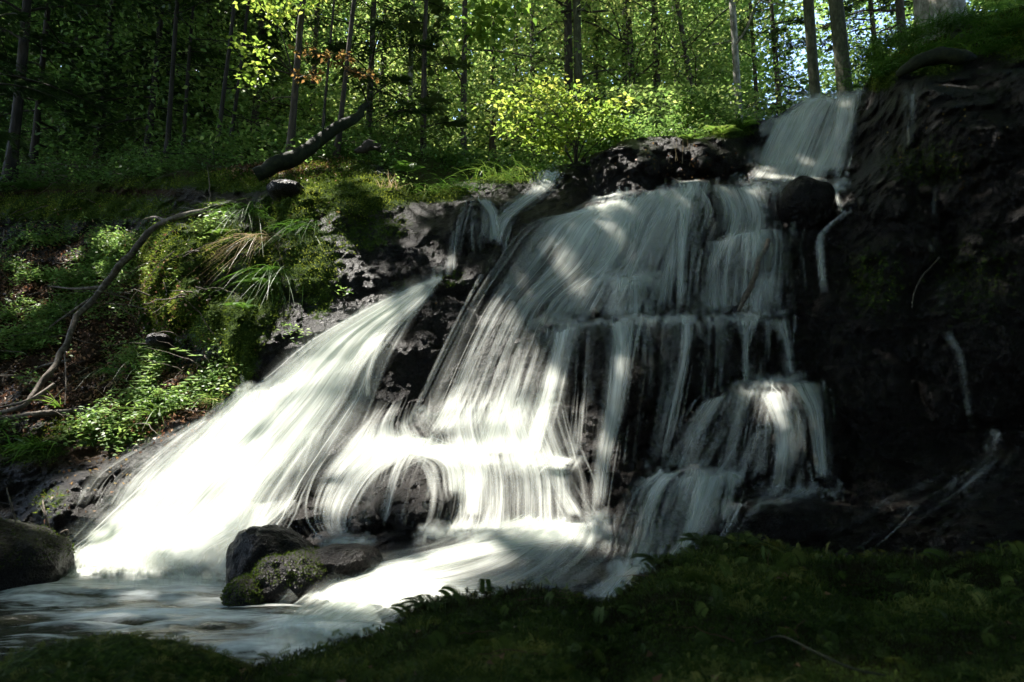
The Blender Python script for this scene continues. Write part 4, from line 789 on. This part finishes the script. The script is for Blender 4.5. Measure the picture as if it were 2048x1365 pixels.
# ------------------------------------------------------------------ trees
LIT = [(720, 640, 60), (640, 700, 100), (560, 780, 95), (520, 830, 80), (480, 860, 95), (400, 940, 120), (300, 1030, 130), (230, 1090, 120), (520, 960, 110), (640, 880, 70), (120, 1120, 70),
 (760, 890, 80), (860, 880, 80), (960, 920, 90), (1060, 930, 90), (1130, 930, 55), (700, 990, 80), (900, 1000, 90), (1080, 1040, 90), (1180, 980, 45), (1150, 1080, 50), (665, 1035, 35), (1010, 1040, 60),
 (920, 1110, 50), (800, 1170, 80), (650, 1190, 60), (600, 1250, 45), (720, 1240, 55), (850, 1200, 60), (560, 1230, 30),
 (1210, 420, 34), (1250, 430, 18), (1145, 470, 13), (1130, 565, 20), (1175, 600, 24), (1265, 535, 14), (980, 760, 36), (900, 790, 30), (1060, 800, 36), (1000, 840, 50), (940, 850, 40), (1100, 860, 30), (1000, 790, 50), (930, 830, 50), (1080, 770, 36), (1000, 720, 26), (880, 800, 30), (1100, 700, 16), (1215, 900, 20), (1560, 860, 26), (1580, 890, 20), (1640, 920, 28), (1692, 398, 15), (1530, 392, 16), (1240, 760, 14), (980, 640, 14), (1060, 600, 12), (1020, 700, 18),
 (870, 500, 20), (790, 498, 8), (800, 430, 16), (850, 420, 8), (1350, 310, 42), (1270, 325, 18), (1430, 330, 15), (170, 1010, 60), (870, 640, 16),
 (345, 485, 55), (330, 535, 34), (425, 440, 46), (232, 482, 38), (300, 470, 30), (420, 500, 30), (640, 365, 52), (580, 385, 32), (700, 345, 50), (760, 380, 42), (820, 392, 50), (870, 385, 50), (950, 370, 60), (560, 350, 30), (460, 500, 18), (540, 440, 14), (420, 530, 24), (480, 700, 34), (482, 665, 28), (400, 500, 16), (530, 490, 12), (650, 400, 28), (600, 420, 14), (520, 530, 10), (640, 570, 12), (420, 580, 14),
 (200, 850, 45), (320, 800, 42), (400, 780, 34), (160, 880, 26), (50, 585, 35), (140, 520, 22), (60, 530, 14), (250, 700, 14), (180, 670, 14), (330, 700, 20), (370, 720, 20), (120, 820, 20), (20, 800, 18), (260, 590, 12), (200, 560, 14), (310, 455, 14), (140, 720, 10), (80, 840, 14), (30, 870, 12), (15, 1020, 16), (80, 1040, 12),
 (1020, 350, 70), (900, 378, 45), (1100, 345, 30), (620, 335, 30), (1180, 320, 14), (1500, 350, 10), (970, 1180, 20), (1050, 850, 40), (300, 760, 20)]
lit_c = np.array([on(a, b) for a, b, _ in LIT]); lit_r = np.array([r * 1.0 * c[1] / F for (a, b, r), c in zip(LIT, lit_c)])
LIT3 = [(1885, 10, 12, 36), (1690, 165, 12.6, 14), (500, 80, 10.1, 45), (560, 40, 10.2, 60), (600, 10, 10.2, 40), (500, 150, 10, 30), (620, 110, 10.1, 40), (700, 130, 10.2, 50), (750, 155, 10, 20), (1080, 220, 10.4, 120), (1000, 210, 10.4, 50), (1200, 240, 10.4, 50), (1160, 290, 10.5, 50), (970, 50, 12, 60), (680, 240, 10.2, 30), (860, 120, 12.6, 60), (575, 200, 10.6, 20), (640, 230, 12, 50), (1430, 240, 10.5, 40)]
lit_c = np.vstack([lit_c] + [PT(a, b, y)[None] for a, b, y, r in LIT3]); lit_r = np.r_[lit_r, [r * y / F for a, b, y, r in LIT3]]
N_CLIFF = len(LIT)
_e1 = unit(np.cross(SUN, [0, 1., 0])); _e2 = np.cross(SUN, _e1)
def sun_free(P, k=1.0):
    a, b, h = P @ _e1, P @ _e2, P @ SUN; m = np.ones(len(P), bool)
    for c, r in zip(lit_c[:N_CLIFF], lit_r[:N_CLIFF]):
        m &= ~(((a - c @ _e1) ** 2 + (b - c @ _e2) ** 2 < (r * k + .03) ** 2) & (h > c @ SUN + .35))
    return m

def spray_leaves(mb, C, R, n, L, tbase, flat=.35, W=.62, org=None):
    """n leaves about each centre in flattened layers"""
    m = len(C); P = np.repeat(C, n, 0) + rs.normal(size=(m * n, 3)) * np.repeat(np.broadcast_to(R, (m,)), n)[:, None] * np.array([1, 1, flat])
    D = rs.normal(size=P.shape) * np.array([1, 1, .35]) - np.array([0, 0, .2]); Nn = np.array([0, 0, 1.]) + rs.normal(size=P.shape) * .45
    tt = np.clip(np.repeat(tbase + rs.normal(size=m) * .16, n) + rs.normal(size=m * n) * .12, 0, 1)
    leaves(mb, P, D, Nn, L * (.7 + .6 * rs.rand(len(P))), L * W, tt)
def tree(u, Y, wpx, H, kind, label, lean=0, low=.15, dens=1.0, tint=.5, bark=None, mat=None, leafL=None, name=None, leany=0, crown_r=None, dead=0, base=None, curvy=.25):
    b = ground_at(float(u), Y) if base is None else base; b = b - np.array([0, 0, .15]); low = min(low, .1) if (Y >= 15 and 480 < u < 1600) else low; tint = min(tint + .1, .9); dens = dens * 1.1 if (kind != 'fir' and Y >= 15 and 480 < u < 1600) else dens; r0 = wpx * Y / F / 2; name = name or ('fir_tree' if kind == 'fir' else 'broadleaf_tree')
    e = empty(name, b, label, 'tree', None)
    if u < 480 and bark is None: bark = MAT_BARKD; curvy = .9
    n = 14; zz = np.linspace(0, 1, n); path = np.stack([lean * zz + curvy * r0 * 3 * np.sin(zz * 5 + u) * zz, leany * zz + 0 * zz, zz * H], 1)
    rad = r0 * (1.0 - .62 * zz) * (1 + .5 * np.exp(-zz * 40)); mb = MB(); V, Q = tube(path, rad, 10, .18, int(u)); mb.add(V, Q)
    lm = mb; cr = MB(); R = crown_r or H * .22; Lf = leafL or .13
    if kind == 'fir':
        nb_ = int(26 * dens * H / 8)
        for k in range(nb_):
            s_ = low + (1 - low) * (k / nb_) ** .9; a = rs.rand() * 6.28; l = R * (1.05 - s_) / (1.05 - low) * (.7 + .5 * rs.rand()) + .15
            q0 = np.array([np.interp(s_, zz, path[:, i_]) for i_ in range(3)]); d = np.array([math.cos(a), math.sin(a), .12])
            t_ = np.linspace(0, 1, 9)[:, None]; c = q0 + d * l * t_ - np.array([0, 0, 1]) * l * .32 * t_ ** 2
            V, Q = tube(c, np.linspace(.018, .004, 9) * (H / 8), 4); lm.add(V, Q)
            side = unit(np.cross(d, [0, 0, 1.]))
            m = int(16 * l / 1.0) + 6; ts = rs.rand(m) ** .8; cc = np.stack([np.interp(ts, t_[:, 0], c[:, i_]) for i_ in range(3)], 1)
            sg = rs.choice([-1, 1], m); tw = d * .75 + side * sg[:, None] + np.array([0, 0, -.1]); tl = l * .38 * (1.1 - ts)
            mm = 5
            for j in range(mm):
                pj = cc + unit(tw) * (tl * (j + .3) / mm)[:, None]
                for s2 in (-1, 1):
                    leaves(cr, pj, unit(tw) + s2 * .9 * unit(d * np.ones_like(tw) - .3 * side * sg[:, None]) + rs.normal(size=pj.shape) * .12, np.array([0, 0, 1.]) + rs.normal(size=pj.shape) * .2, .085 * Lf / .1, .022 * Lf / .1, np.clip(tint + rs.normal(size=m) * .12 + .25 * (j / mm), 0, 1))
    else:
        nl = int(15 * dens); C = []; Rr = []
        for k in range(nl):
            s_ = low + (.98 - low) * rs.rand(); a = rs.rand() * 6.28; l = R * (1.1 - .6 * s_) * (.5 + .6 * rs.rand())
            q0 = np.array([np.interp(s_, zz, path[:, i_]) for i_ in range(3)]); d = np.array([math.cos(a), math.sin(a), .35 + .3 * rs.rand()])
            t_ = np.linspace(0, 1, 8)[:, None]; c = q0 + d * l * t_ - np.array([0, 0, 1]) * l * .25 * t_ ** 2 + np.cumsum(rs.normal(size=(8, 3)), 0) * l * .03
            V, Q = tube(c, np.linspace(r0 * .3, r0 * .06, 8), 5); lm.add(V, Q)
            for j in range(2, 8):
                for _ in range(2):
                    o_ = rs.normal(size=3) * l * .16 * np.array([1, 1, .4]); C.append(c[j] + o_); Rr.append(l * .16)
                    V, Q = tube(np.stack([c[j - 1], (c[j] + c[j - 1]) / 2 + o_ * .6, c[j] + o_]), [r0 * .05 + .003, .004, .002], 3); lm.add(V, Q)
        spray_leaves(cr, np.array(C), np.array(Rr) + .08, int(13), Lf, tint, org=b)
    for k in range(dead):
        s_ = .02 + .5 * rs.rand(); a = rs.rand() * 6.28; l = .5 + 1.1 * rs.rand(); q0 = np.array([np.interp(s_, zz, path[:, i_]) for i_ in range(3)])
        d = np.array([math.cos(a), math.sin(a), -.1]); t_ = np.linspace(0, 1, 6)[:, None]; c = q0 + d * l * t_ - np.array([0, 0, 1]) * l * .2 * t_ ** 2 + np.cumsum(rs.normal(size=(6, 3)), 0) * .03
        V, Q = tube(c, np.linspace(.014, .003, 6), 4); lm.add(V, Q)
        for j in range(2, 6):
            e2 = c[j] + rs.normal(size=3) * .15; V, Q = tube(np.stack([c[j], (c[j] + e2) / 2 - [0, 0, .02], e2]), [.004, .003, .0015], 3); lm.add(V, Q)
    lm.build('trunk', bark or MAT_BARK, e)
    if cr.V and Y < 17:
        V = np.concatenate(cr.V).reshape(-1, 4, 3); tt = np.concatenate(cr.T).reshape(-1, 4); k = sun_free(V.mean(1) + b); cr = MB()
        cr.add(V[k].reshape(-1, 3), np.arange(k.sum() * 4).reshape(-1, 4), tt[k].ravel())
    if cr.V: cr.build('crown', mat or (MAT_FIR if kind == 'fir' else MAT_LEAF), e)
    return e
T = tree
# far to near
T(925, 16, 15, 15, 'b', 'straight dark trunk left of the bright bush, rising out of frame', low=.3, tint=.6)
T(985, 20, 13, 16, 'b', 'slim dark trunk just behind and right of the straight dark one', low=.25, tint=.65)
T(1138, 17, 22, 17, 'b', 'left of two thick brown trunks standing close above the bush', low=.35, tint=.6)
T(1160, 16.4, 20, 17, 'b', 'right of two thick brown trunks standing close above the bush', low=.4, tint=.6, bark=MAT_BARKM)
T(1066, 22, 10, 16, 'b', 'thin shaded trunk directly behind the bright bush', low=.2, tint=.6)
T(1246, 19, 13, 17, 'b', 'first dark trunk right of the twin brown trunks', low=.35, tint=.55, lean=.5)
T(1272, 18, 16, 17, 'b', 'second dark trunk right of the twin brown trunks', low=.35, tint=.5, lean=-.3)
T(1318, 18, 17, 17, 'b', 'dark trunk above the middle of the black rock row', low=.35, tint=.5)
T(1357, 21, 13, 17, 'b', 'slim trunk between the black rocks and the speckled trunk', low=.3, tint=.6)
T(1415, 17, 13, 15, 'b', 'dark trunk leaning left at the frame top before the speckled one', low=.4, tint=.55, lean=-1.6)
T(1478, 15, 17, 15, 'b', 'grey trunk dappled with sunlight left of the upper fall', low=.35, tint=.6, bark=MAT_BARKP)
T(1515, 20, 11, 15, 'b', 'thin dark trunk behind the dappled grey one', low=.2, tint=.6)
T(1632, 13.4, 25, 14, 'b', 'forked mossy trunk rising behind the top of the upper fall', low=.3, tint=.55, bark=MAT_BARKM, dens=.7)
T(1692, 12.8, 32, 14, 'b', 'thick mossy trunk at the right top of the upper fall', low=.3, tint=.5, bark=MAT_BARKM, dens=.6, lean=-.3)
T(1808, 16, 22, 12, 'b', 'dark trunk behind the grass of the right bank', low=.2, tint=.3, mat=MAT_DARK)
T(1885, 12.2, 105, 12, 'b', 'very thick pale barked trunk at the top right corner', low=.5, tint=.5, bark=MAT_BARKP, dens=.6, curvy=.03)
T(578, 10.6, 15, 11, 'b', 'slender trunk with a burl left of the leaning log', low=.35, tint=.85, lean=.25, dens=.8, dead=5)
T(672, 10.4, 11, 11, 'b', 'thin dark sapling trunk leaning right over the mossy log', low=.4, tint=.6, lean=.7, dens=.5, dead=4)
T(640, 11.6, 6, 8, 'b', 'very thin sapling between burl trunk and leaning sapling', low=.4, tint=.7, dens=.4, lean=.3)
T(816, 17, 12, 14, 'b', 'pale bluish thin trunk left of the straight dark trunk', low=.3, tint=.5, bark=MAT_BARKP, dens=.6)
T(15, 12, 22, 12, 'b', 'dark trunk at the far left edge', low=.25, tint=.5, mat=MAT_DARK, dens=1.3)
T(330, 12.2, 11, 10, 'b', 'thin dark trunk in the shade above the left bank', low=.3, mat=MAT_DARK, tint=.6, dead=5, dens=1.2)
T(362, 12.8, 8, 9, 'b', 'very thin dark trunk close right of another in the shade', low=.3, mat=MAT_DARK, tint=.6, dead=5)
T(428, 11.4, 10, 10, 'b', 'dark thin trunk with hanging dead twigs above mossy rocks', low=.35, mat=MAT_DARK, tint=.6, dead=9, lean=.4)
T(455, 12, 8, 9, 'b', 'thin trunk leaning right behind the one with hanging twigs', low=.35, mat=MAT_DARK, tint=.6, dead=7, lean=.6)
for (u_, Y_, H_, lb, dn, tn) in [(60, 13.5, 11, 'dark fir at the far left behind the edge trunk', 1.6, .3), (190, 14.5, 12, 'dense dark fir in the left wood', 1.7, .3), (290, 13.4, 11, 'dark fir above the left bank', 1.6, .35), (400, 15.5, 13, 'tall shaded fir left of the yellow leaved sapling', 1.6, .3),
    (505, 14.5, 12, 'dark fir behind the yellow leaved sapling', 1.3, .3), (735, 13.0, 10, 'shaggy grey green fir behind the leaning log', 1.3, .4), (845, 12.6, 6.0, 'young sunlit fir with light green tips left of centre', 1.2, .85),
    (1030, 24, 15, 'distant fir behind the bright bush', 1.2, .5), (1195, 20, 15, 'fir with pale hanging sprays right of the twin trunks', 1.2, .6), (1400, 24, 15, 'far fir between the slender trunks', 1.0, .5), (1560, 19, 12, 'dark fir left of the forked mossy trunk', 1.0, .3), (1755, 18, 12, 'dark fir behind the right bank grass', 1.2, .2), (-80, 11, 10, 'dark fir whose branches enter at the left edge', 1.3, .3)]:
    T(u_, Y_, 14, H_, 'fir', lb, low=.06, dens=dn, tint=tn, leafL=.16, crown_r=2.1 if H_ > 8 else 1.2)
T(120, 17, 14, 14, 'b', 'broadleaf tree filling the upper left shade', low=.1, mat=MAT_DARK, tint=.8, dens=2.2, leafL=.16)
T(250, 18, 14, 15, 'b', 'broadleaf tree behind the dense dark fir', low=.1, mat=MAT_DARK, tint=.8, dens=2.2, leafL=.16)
T(760, 19, 14, 15, 'b', 'leafy tree with sunlit crown behind the shaggy fir', low=.08, tint=.6, dens=2, leafL=.17)
T(870, 22, 14, 16, 'b', 'leafy tree with bright crown above the young fir', low=.08, tint=.7, dens=2, leafL=.18)
T(620, 17, 12, 14, 'b', 'leafy tree glowing behind the orange leaves', low=.08, tint=.6, dens=2, leafL=.16)

def bush(name, label, c, stems, nl, L, mat, R, tint=.5, cat='sapling', flat=.3, bark=None):
    e = empty(name, c, label, cat); c = np.asarray(c); lm = MB(); C = []; Rr = []
    for p in stems:
        p = np.asarray(p) - c; k = curve(p, 14); V, Q = tube(k, np.linspace(.014, .004, 14), 5); lm.add(V, Q)
        for j in range(5, 14): C.append(k[j] + rs.normal(size=3) * R * .5 * np.array([1, 1, .3])); Rr.append(R)
    lm.build('stems', bark or MAT_BARK, e); cr = MB(); spray_leaves(cr, np.array(C), np.array(Rr), nl, L, tint, flat, .7); cr.build('foliage', mat, e); return e
b0 = PT(1150, 335, 10.6); Yb = 10.4
bush('bush', 'bright yellow green bush in the sun behind the grass', b0, [[b0, PT(1140, 280, Yb), PT(1060, 225, Yb), PT(985, 205, Yb)], [b0, PT(1145, 270, Yb), PT(1080, 200, Yb + .3), PT(1020, 180, Yb + .3)], [b0, PT(1150, 260, Yb), PT(1110, 190, Yb), PT(1075, 165, Yb)],
    [b0, PT(1160, 260, Yb), PT(1160, 220, Yb), PT(1150, 185, Yb + .2)], [b0, PT(1170, 280, Yb), PT(1200, 230, Yb), PT(1240, 205, Yb)], [b0, PT(1130, 300, Yb), PT(1080, 265, Yb), PT(1020, 250, Yb - .2)], [b0, PT(1180, 300, Yb), PT(1215, 270, Yb), PT(1235, 250, Yb)], [b0, PT(1130, 300, Yb), PT(1110, 280, Yb), PT(1080, 290, Yb - .1)]],
    20, .095, MAT_BUSH, .15, .5, cat='bush')
t0 = PT(586, 150, 10.5)
bush('yellow_sprig', 'yellow green leafy boughs spreading left from the burl trunk', t0, [[t0, PT(560, 60, 10.2), PT(530, 20, 10.1), PT(505, -10, 10)], [t0, PT(550, 110, 10.2), PT(510, 95, 10.1), PT(472, 92, 10)], [t0, PT(545, 140, 10.2), PT(515, 150, 10.1), PT(495, 160, 10)], [PT(590, 60, 10.5), PT(600, 20, 10.3), PT(640, -20, 10.2)], [PT(590, 80, 10.5), PT(560, 40, 10.2), PT(575, 0, 10.2)]],
    8, .10, MAT_BUSH, .13, .45, cat='leafy bough')
t1 = PT(700, 150, 10.5)
bush('orange_sprig', 'autumn orange maple sprig right of the burl trunk', t1, [[t1, PT(670, 120, 10.2), PT(630, 105, 10.1), PT(595, 105, 10)], [t1, PT(690, 135, 10.2), PT(720, 145, 10.1), PT(752, 155, 10)], [t1, PT(680, 120, 10.2), PT(690, 110, 10.1)], [PT(590, 160, 10.4), PT(610, 152, 10.2), PT(640, 150, 10.1)]],
    4, .09, MAT_ORANGE, .08, .5, cat='leafy bough')
t2 = PT(925, 90, 12.2)
bush('maple_bough', 'bright green maple bough hanging right of the straight dark trunk', t2, [[t2, PT(950, 40, 12), PT(975, 20, 12), PT(990, 50, 12)], [t2, PT(950, 60, 12), PT(980, 70, 12), PT(1000, 90, 12)], [t2, PT(960, 20, 12), PT(1000, 10, 12), PT(1030, 40, 12)], [t2, PT(940, 60, 12), PT(960, 90, 12)]],
    10, .15, MAT_BUSH, .18, .25, cat='leafy bough')
for k, (u_, v_, Y_, lb) in enumerate([(1250, 255, 12, 'small leafy plant between bright bush and black rocks'), (1390, 225, 12, 'leafy shrub before the dappled grey trunk'), (760, 255, 12.5, 'low leafy shrub behind the rotten stump'), (560, 270, 11.5, 'leafy shrub under the burl trunk'), (640, 300, 11, 'small green plants below the leaning log'), (880, 300, 12.5, 'dim shrub behind the grass of the bank'), (470, 300, 11.5, 'shaded shrub above the mossy rocks')]):
    c = PT(u_, v_ + 60, Y_); st = [[c, c + np.array([rs.normal() * .3, rs.normal() * .2, .35]), c + np.array([rs.normal() * .6, rs.normal() * .3, .45 + .35 * rs.rand()])] for _ in range(9)]
    bush('shrub', lb, c, st, 10, .10, MAT_LEAF, .14, .55, cat='shrub')

# plants and dead sticks on the brow behind the cliff edge
n = 2600; u_ = rs.uniform(-150, 1560, n); k_ = rs.rand(n) ** 1.5 * 5; k_ = k_ + 1.6 * ((u_ > 800) & (u_ < 1170)) * (k_ < 2); q = np.array([ground_at(a, float(DEP(a, topv(a))) + b_) for a, b_ in zip(u_, k_)])
mb = MB(); hh = .08 + .5 * rs.rand(n) ** 2
for k in range(11):
    p = q + np.stack([rs.normal(size=n) * .12, rs.normal(size=n) * .12, hh * rs.rand(n)], 1)
    leaves(mb, p, rs.normal(size=p.shape) * np.array([1, 1, .3]), np.array([0, -.3, 1.]) + rs.normal(size=p.shape) * .5, .05 + .05 * rs.rand(n), .045, np.clip(.3 + .3 * fbm(q * 1.2, 2, 44) * 2 + rs.normal(size=n) * .12, 0, 1))
tag(mb.build('brow_undergrowth', MAT_LEAF), 'leafy low plants along the top edge of the bank', 'undergrowth', kind='stuff')
mb = MB()
for _ in range(230):
    if rs.rand() < .5:
        a = rs.uniform(-50, 700); c = ground_at(a, float(DEP(a, topv(a))) + rs.rand() * 2)
    else:
        a, b_ = rs.uniform(-20, 440), rs.uniform(400, 860); c = on(a, b_)
    d = rs.normal(size=3) * np.array([1, .5, .35]); l = .2 + .7 * rs.rand(); t_ = np.linspace(0, 1, 8)[:, None]
    pth = c + np.array([0, -.05, .06]) + unit(d) * l * t_ - np.array([0, 0, 1]) * l * .2 * t_ ** 2 + np.cumsum(rs.normal(size=(8, 3)), 0) * .012
    V, Q = tube(pth, np.linspace(.007, .002, 8) * (.6 + rs.rand()), 4); mb.add(V, Q)
tag(mb.build('brushwood', MAT_DEAD), 'tangle of thin dead twigs scattered on the left bank', 'brushwood', kind='stuff')

# ------------------------------------------------------------------ distant wood: one mass of foliage
def mass(n, ulo, uhi, vlo, vhi, Ylo, Yhi, L, tb, thr, seed, mat, mbx, keep=None):
    u = ulo + (uhi - ulo) * rs.rand(n); v = vlo + (vhi - vlo) * rs.rand(n); Y = Ylo + (Yhi - Ylo) * rs.rand(n); p = PT(u, v, Y)
    c = fbm(p * .45, 3, seed) + .25 * fbm(p * 1.8, 2, seed + 3); k = c > thr
    if keep is not None: k &= keep(u, v)
    p = p[k]; c = c[k]; m = len(p)
    leaves(mbx, p, rs.normal(size=(m, 3)) * np.array([1, 1, .4]), np.array([0, 0, 1.]) + rs.normal(size=(m, 3)) * .6, L * (.6 + .8 * rs.rand(m)), L * .65, np.clip(tb + fbm(p * .3, 2, seed + 9) * .7 + rs.normal(size=m) * .13, 0, 1))
def skygap(u, v):
    g = np.maximum.reduce([np.exp(-(((u - a) / ra) ** 2 + ((v - b) / rb) ** 2)) for a, b, ra, rb in [(1600, 120, 70, 110), (1560, 190, 60, 50), (1760, 40, 60, 60), (1660, 90, 30, 60), (1500, 60, 40, 60), (1720, 60, 30, 100)]])
    return rs.rand(len(u)) > g * .78
fm = MB()
mass(130000, 430, 1500, -120, 420, 24, 38, .28, .62, -.2, 3, None, fm)
mass(52000, 1350, 2250, -120, 330, 22, 36, .26, .58, -.08, 4, None, fm, skygap)
mass(40000, -500, 620, -120, 420, 20, 32, .32, .35, -.2, 5, None, fm)
tag(fm.build('distant_wood', MAT_LEAF), 'far mass of sunlit leaves filling the wood behind the trunks', 'woodland', kind='stuff')
ug = MB(); mass(60000, 430, 1480, -40, 400, 16.5, 24, .13, .7, .03, 6, None, ug); mass(30000, 430, 1480, 170, 400, 12.5, 17, .10, .55, .08, 26, None, ug); mass(26000, 1350, 1800, -40, 300, 15, 24, .11, .45, .04, 16, None, ug, skygap); mass(30000, -200, 520, -40, 420, 12.5, 18, .12, .35, .02, 7, None, ug)
tag(ug.build('forest_undergrowth', MAT_LEAF), 'dappled undergrowth of small leaves between the tree trunks', 'undergrowth', kind='stuff')

# ------------------------------------------------------------------ unseen leaf roof, added to shade the stream; gaps cut for the sun patches
NC = 420000; P = np.stack([-36 + 62 * rs.rand(NC), -15 + 51 * rs.rand(NC), 20 + 4 * rs.rand(NC)], 1)
t_ = (P[:, 2] + 6 * 1.25 - P[:, 1] * 1.25) / (SUN[2] - 1.25 * SUN[1])      # meets the cliff's mean plane z = 1.25 (y - 6)
Hh = P - SUN * t_[:, None]; low_ = Hh[:, 2] < 0; tz = P[:, 2] / SUN[2]; Hh[low_] = (P - SUN * tz[:, None])[low_]
hu, hv = pix(Hh); keepm = np.ones(NC, bool)
back_ = (Hh[:, 1] > 10.4) & ~((hu > 1420) & (hv > 150) & (Hh[:, 1] < 12.5))
pr = np.interp(hu, [-400, 300, 430, 520, 1500, 1680, 1750], [.85, .8, .6, .05, .05, .3, 1.2]) * np.ones(NC)
pat = fbm(P * np.array([.9, .9, 0]) + 3, 3, 77)
keepm &= ~(back_ & (pat * .9 + .5 > pr))
for c, r in zip(lit_c, lit_r):
    w_ = c - P; dd = np.linalg.norm(np.cross(w_, SUN[None]), axis=1)
    keepm &= dd > r * (1.0 + .25 * pat) + .09
qu, qv = pix(P); inf = (P[:, 1] > 1) & (qu > -20) & (qu < 2070) & (qv > -10) & (qv < 1400) & (P[:, 1] < 22)
keepm &= ~(inf & (qu > 430) & (qv > 0) & (rs.rand(NC) > .4))
P = P[keepm]; n = len(P); mb = MB()
leaves(mb, P, rs.normal(size=(n, 3)) * np.array([1, 1, .3]), SUN + rs.normal(size=(n, 3)) * .3, .26 + .12 * rs.rand(n), .24, rs.rand(n) * .5 + .1)
tag(mb.build('added_shade_canopy', MAT_LEAF), 'unseen roof of leaves added to dapple the stream with sun', 'canopy', kind='stuff')
# unseen foliage added round the camera to block the low sky
n = 22000; a = rs.rand(n) * math.pi * 1.26 - math.pi * 1.06; R = 9 + 7 * rs.rand(n); p = np.stack([R * np.cos(a), R * np.sin(a) + 1, -1 + 16 * rs.rand(n)], 1)
mb = MB(); leaves(mb, p, rs.normal(size=(n, 3)), rs.normal(size=(n, 3)), .5, .4, rs.rand(n) * .6)
tag(mb.build('added_sky_screen', MAT_LEAF), 'unseen foliage added around the near bank to block sky', 'woodland', kind='stuff')
xs = np.linspace(-60, 60, 60); ys = np.linspace(-40, 60, 60); X, Yg = np.meshgrid(xs, ys); Z = -.9 + .3 * fbm(np.stack([X * .2, Yg * .2, X * 0], -1), 3, 5)
gm = MB().add(np.stack([X, Yg, Z], -1), gridq(60, 60)).build('ground', MAT_ROCK, attrs={'moss': np.full(X.shape, .6), 'soil': np.full(X.shape, .9)}); tag(gm, kind='structure')
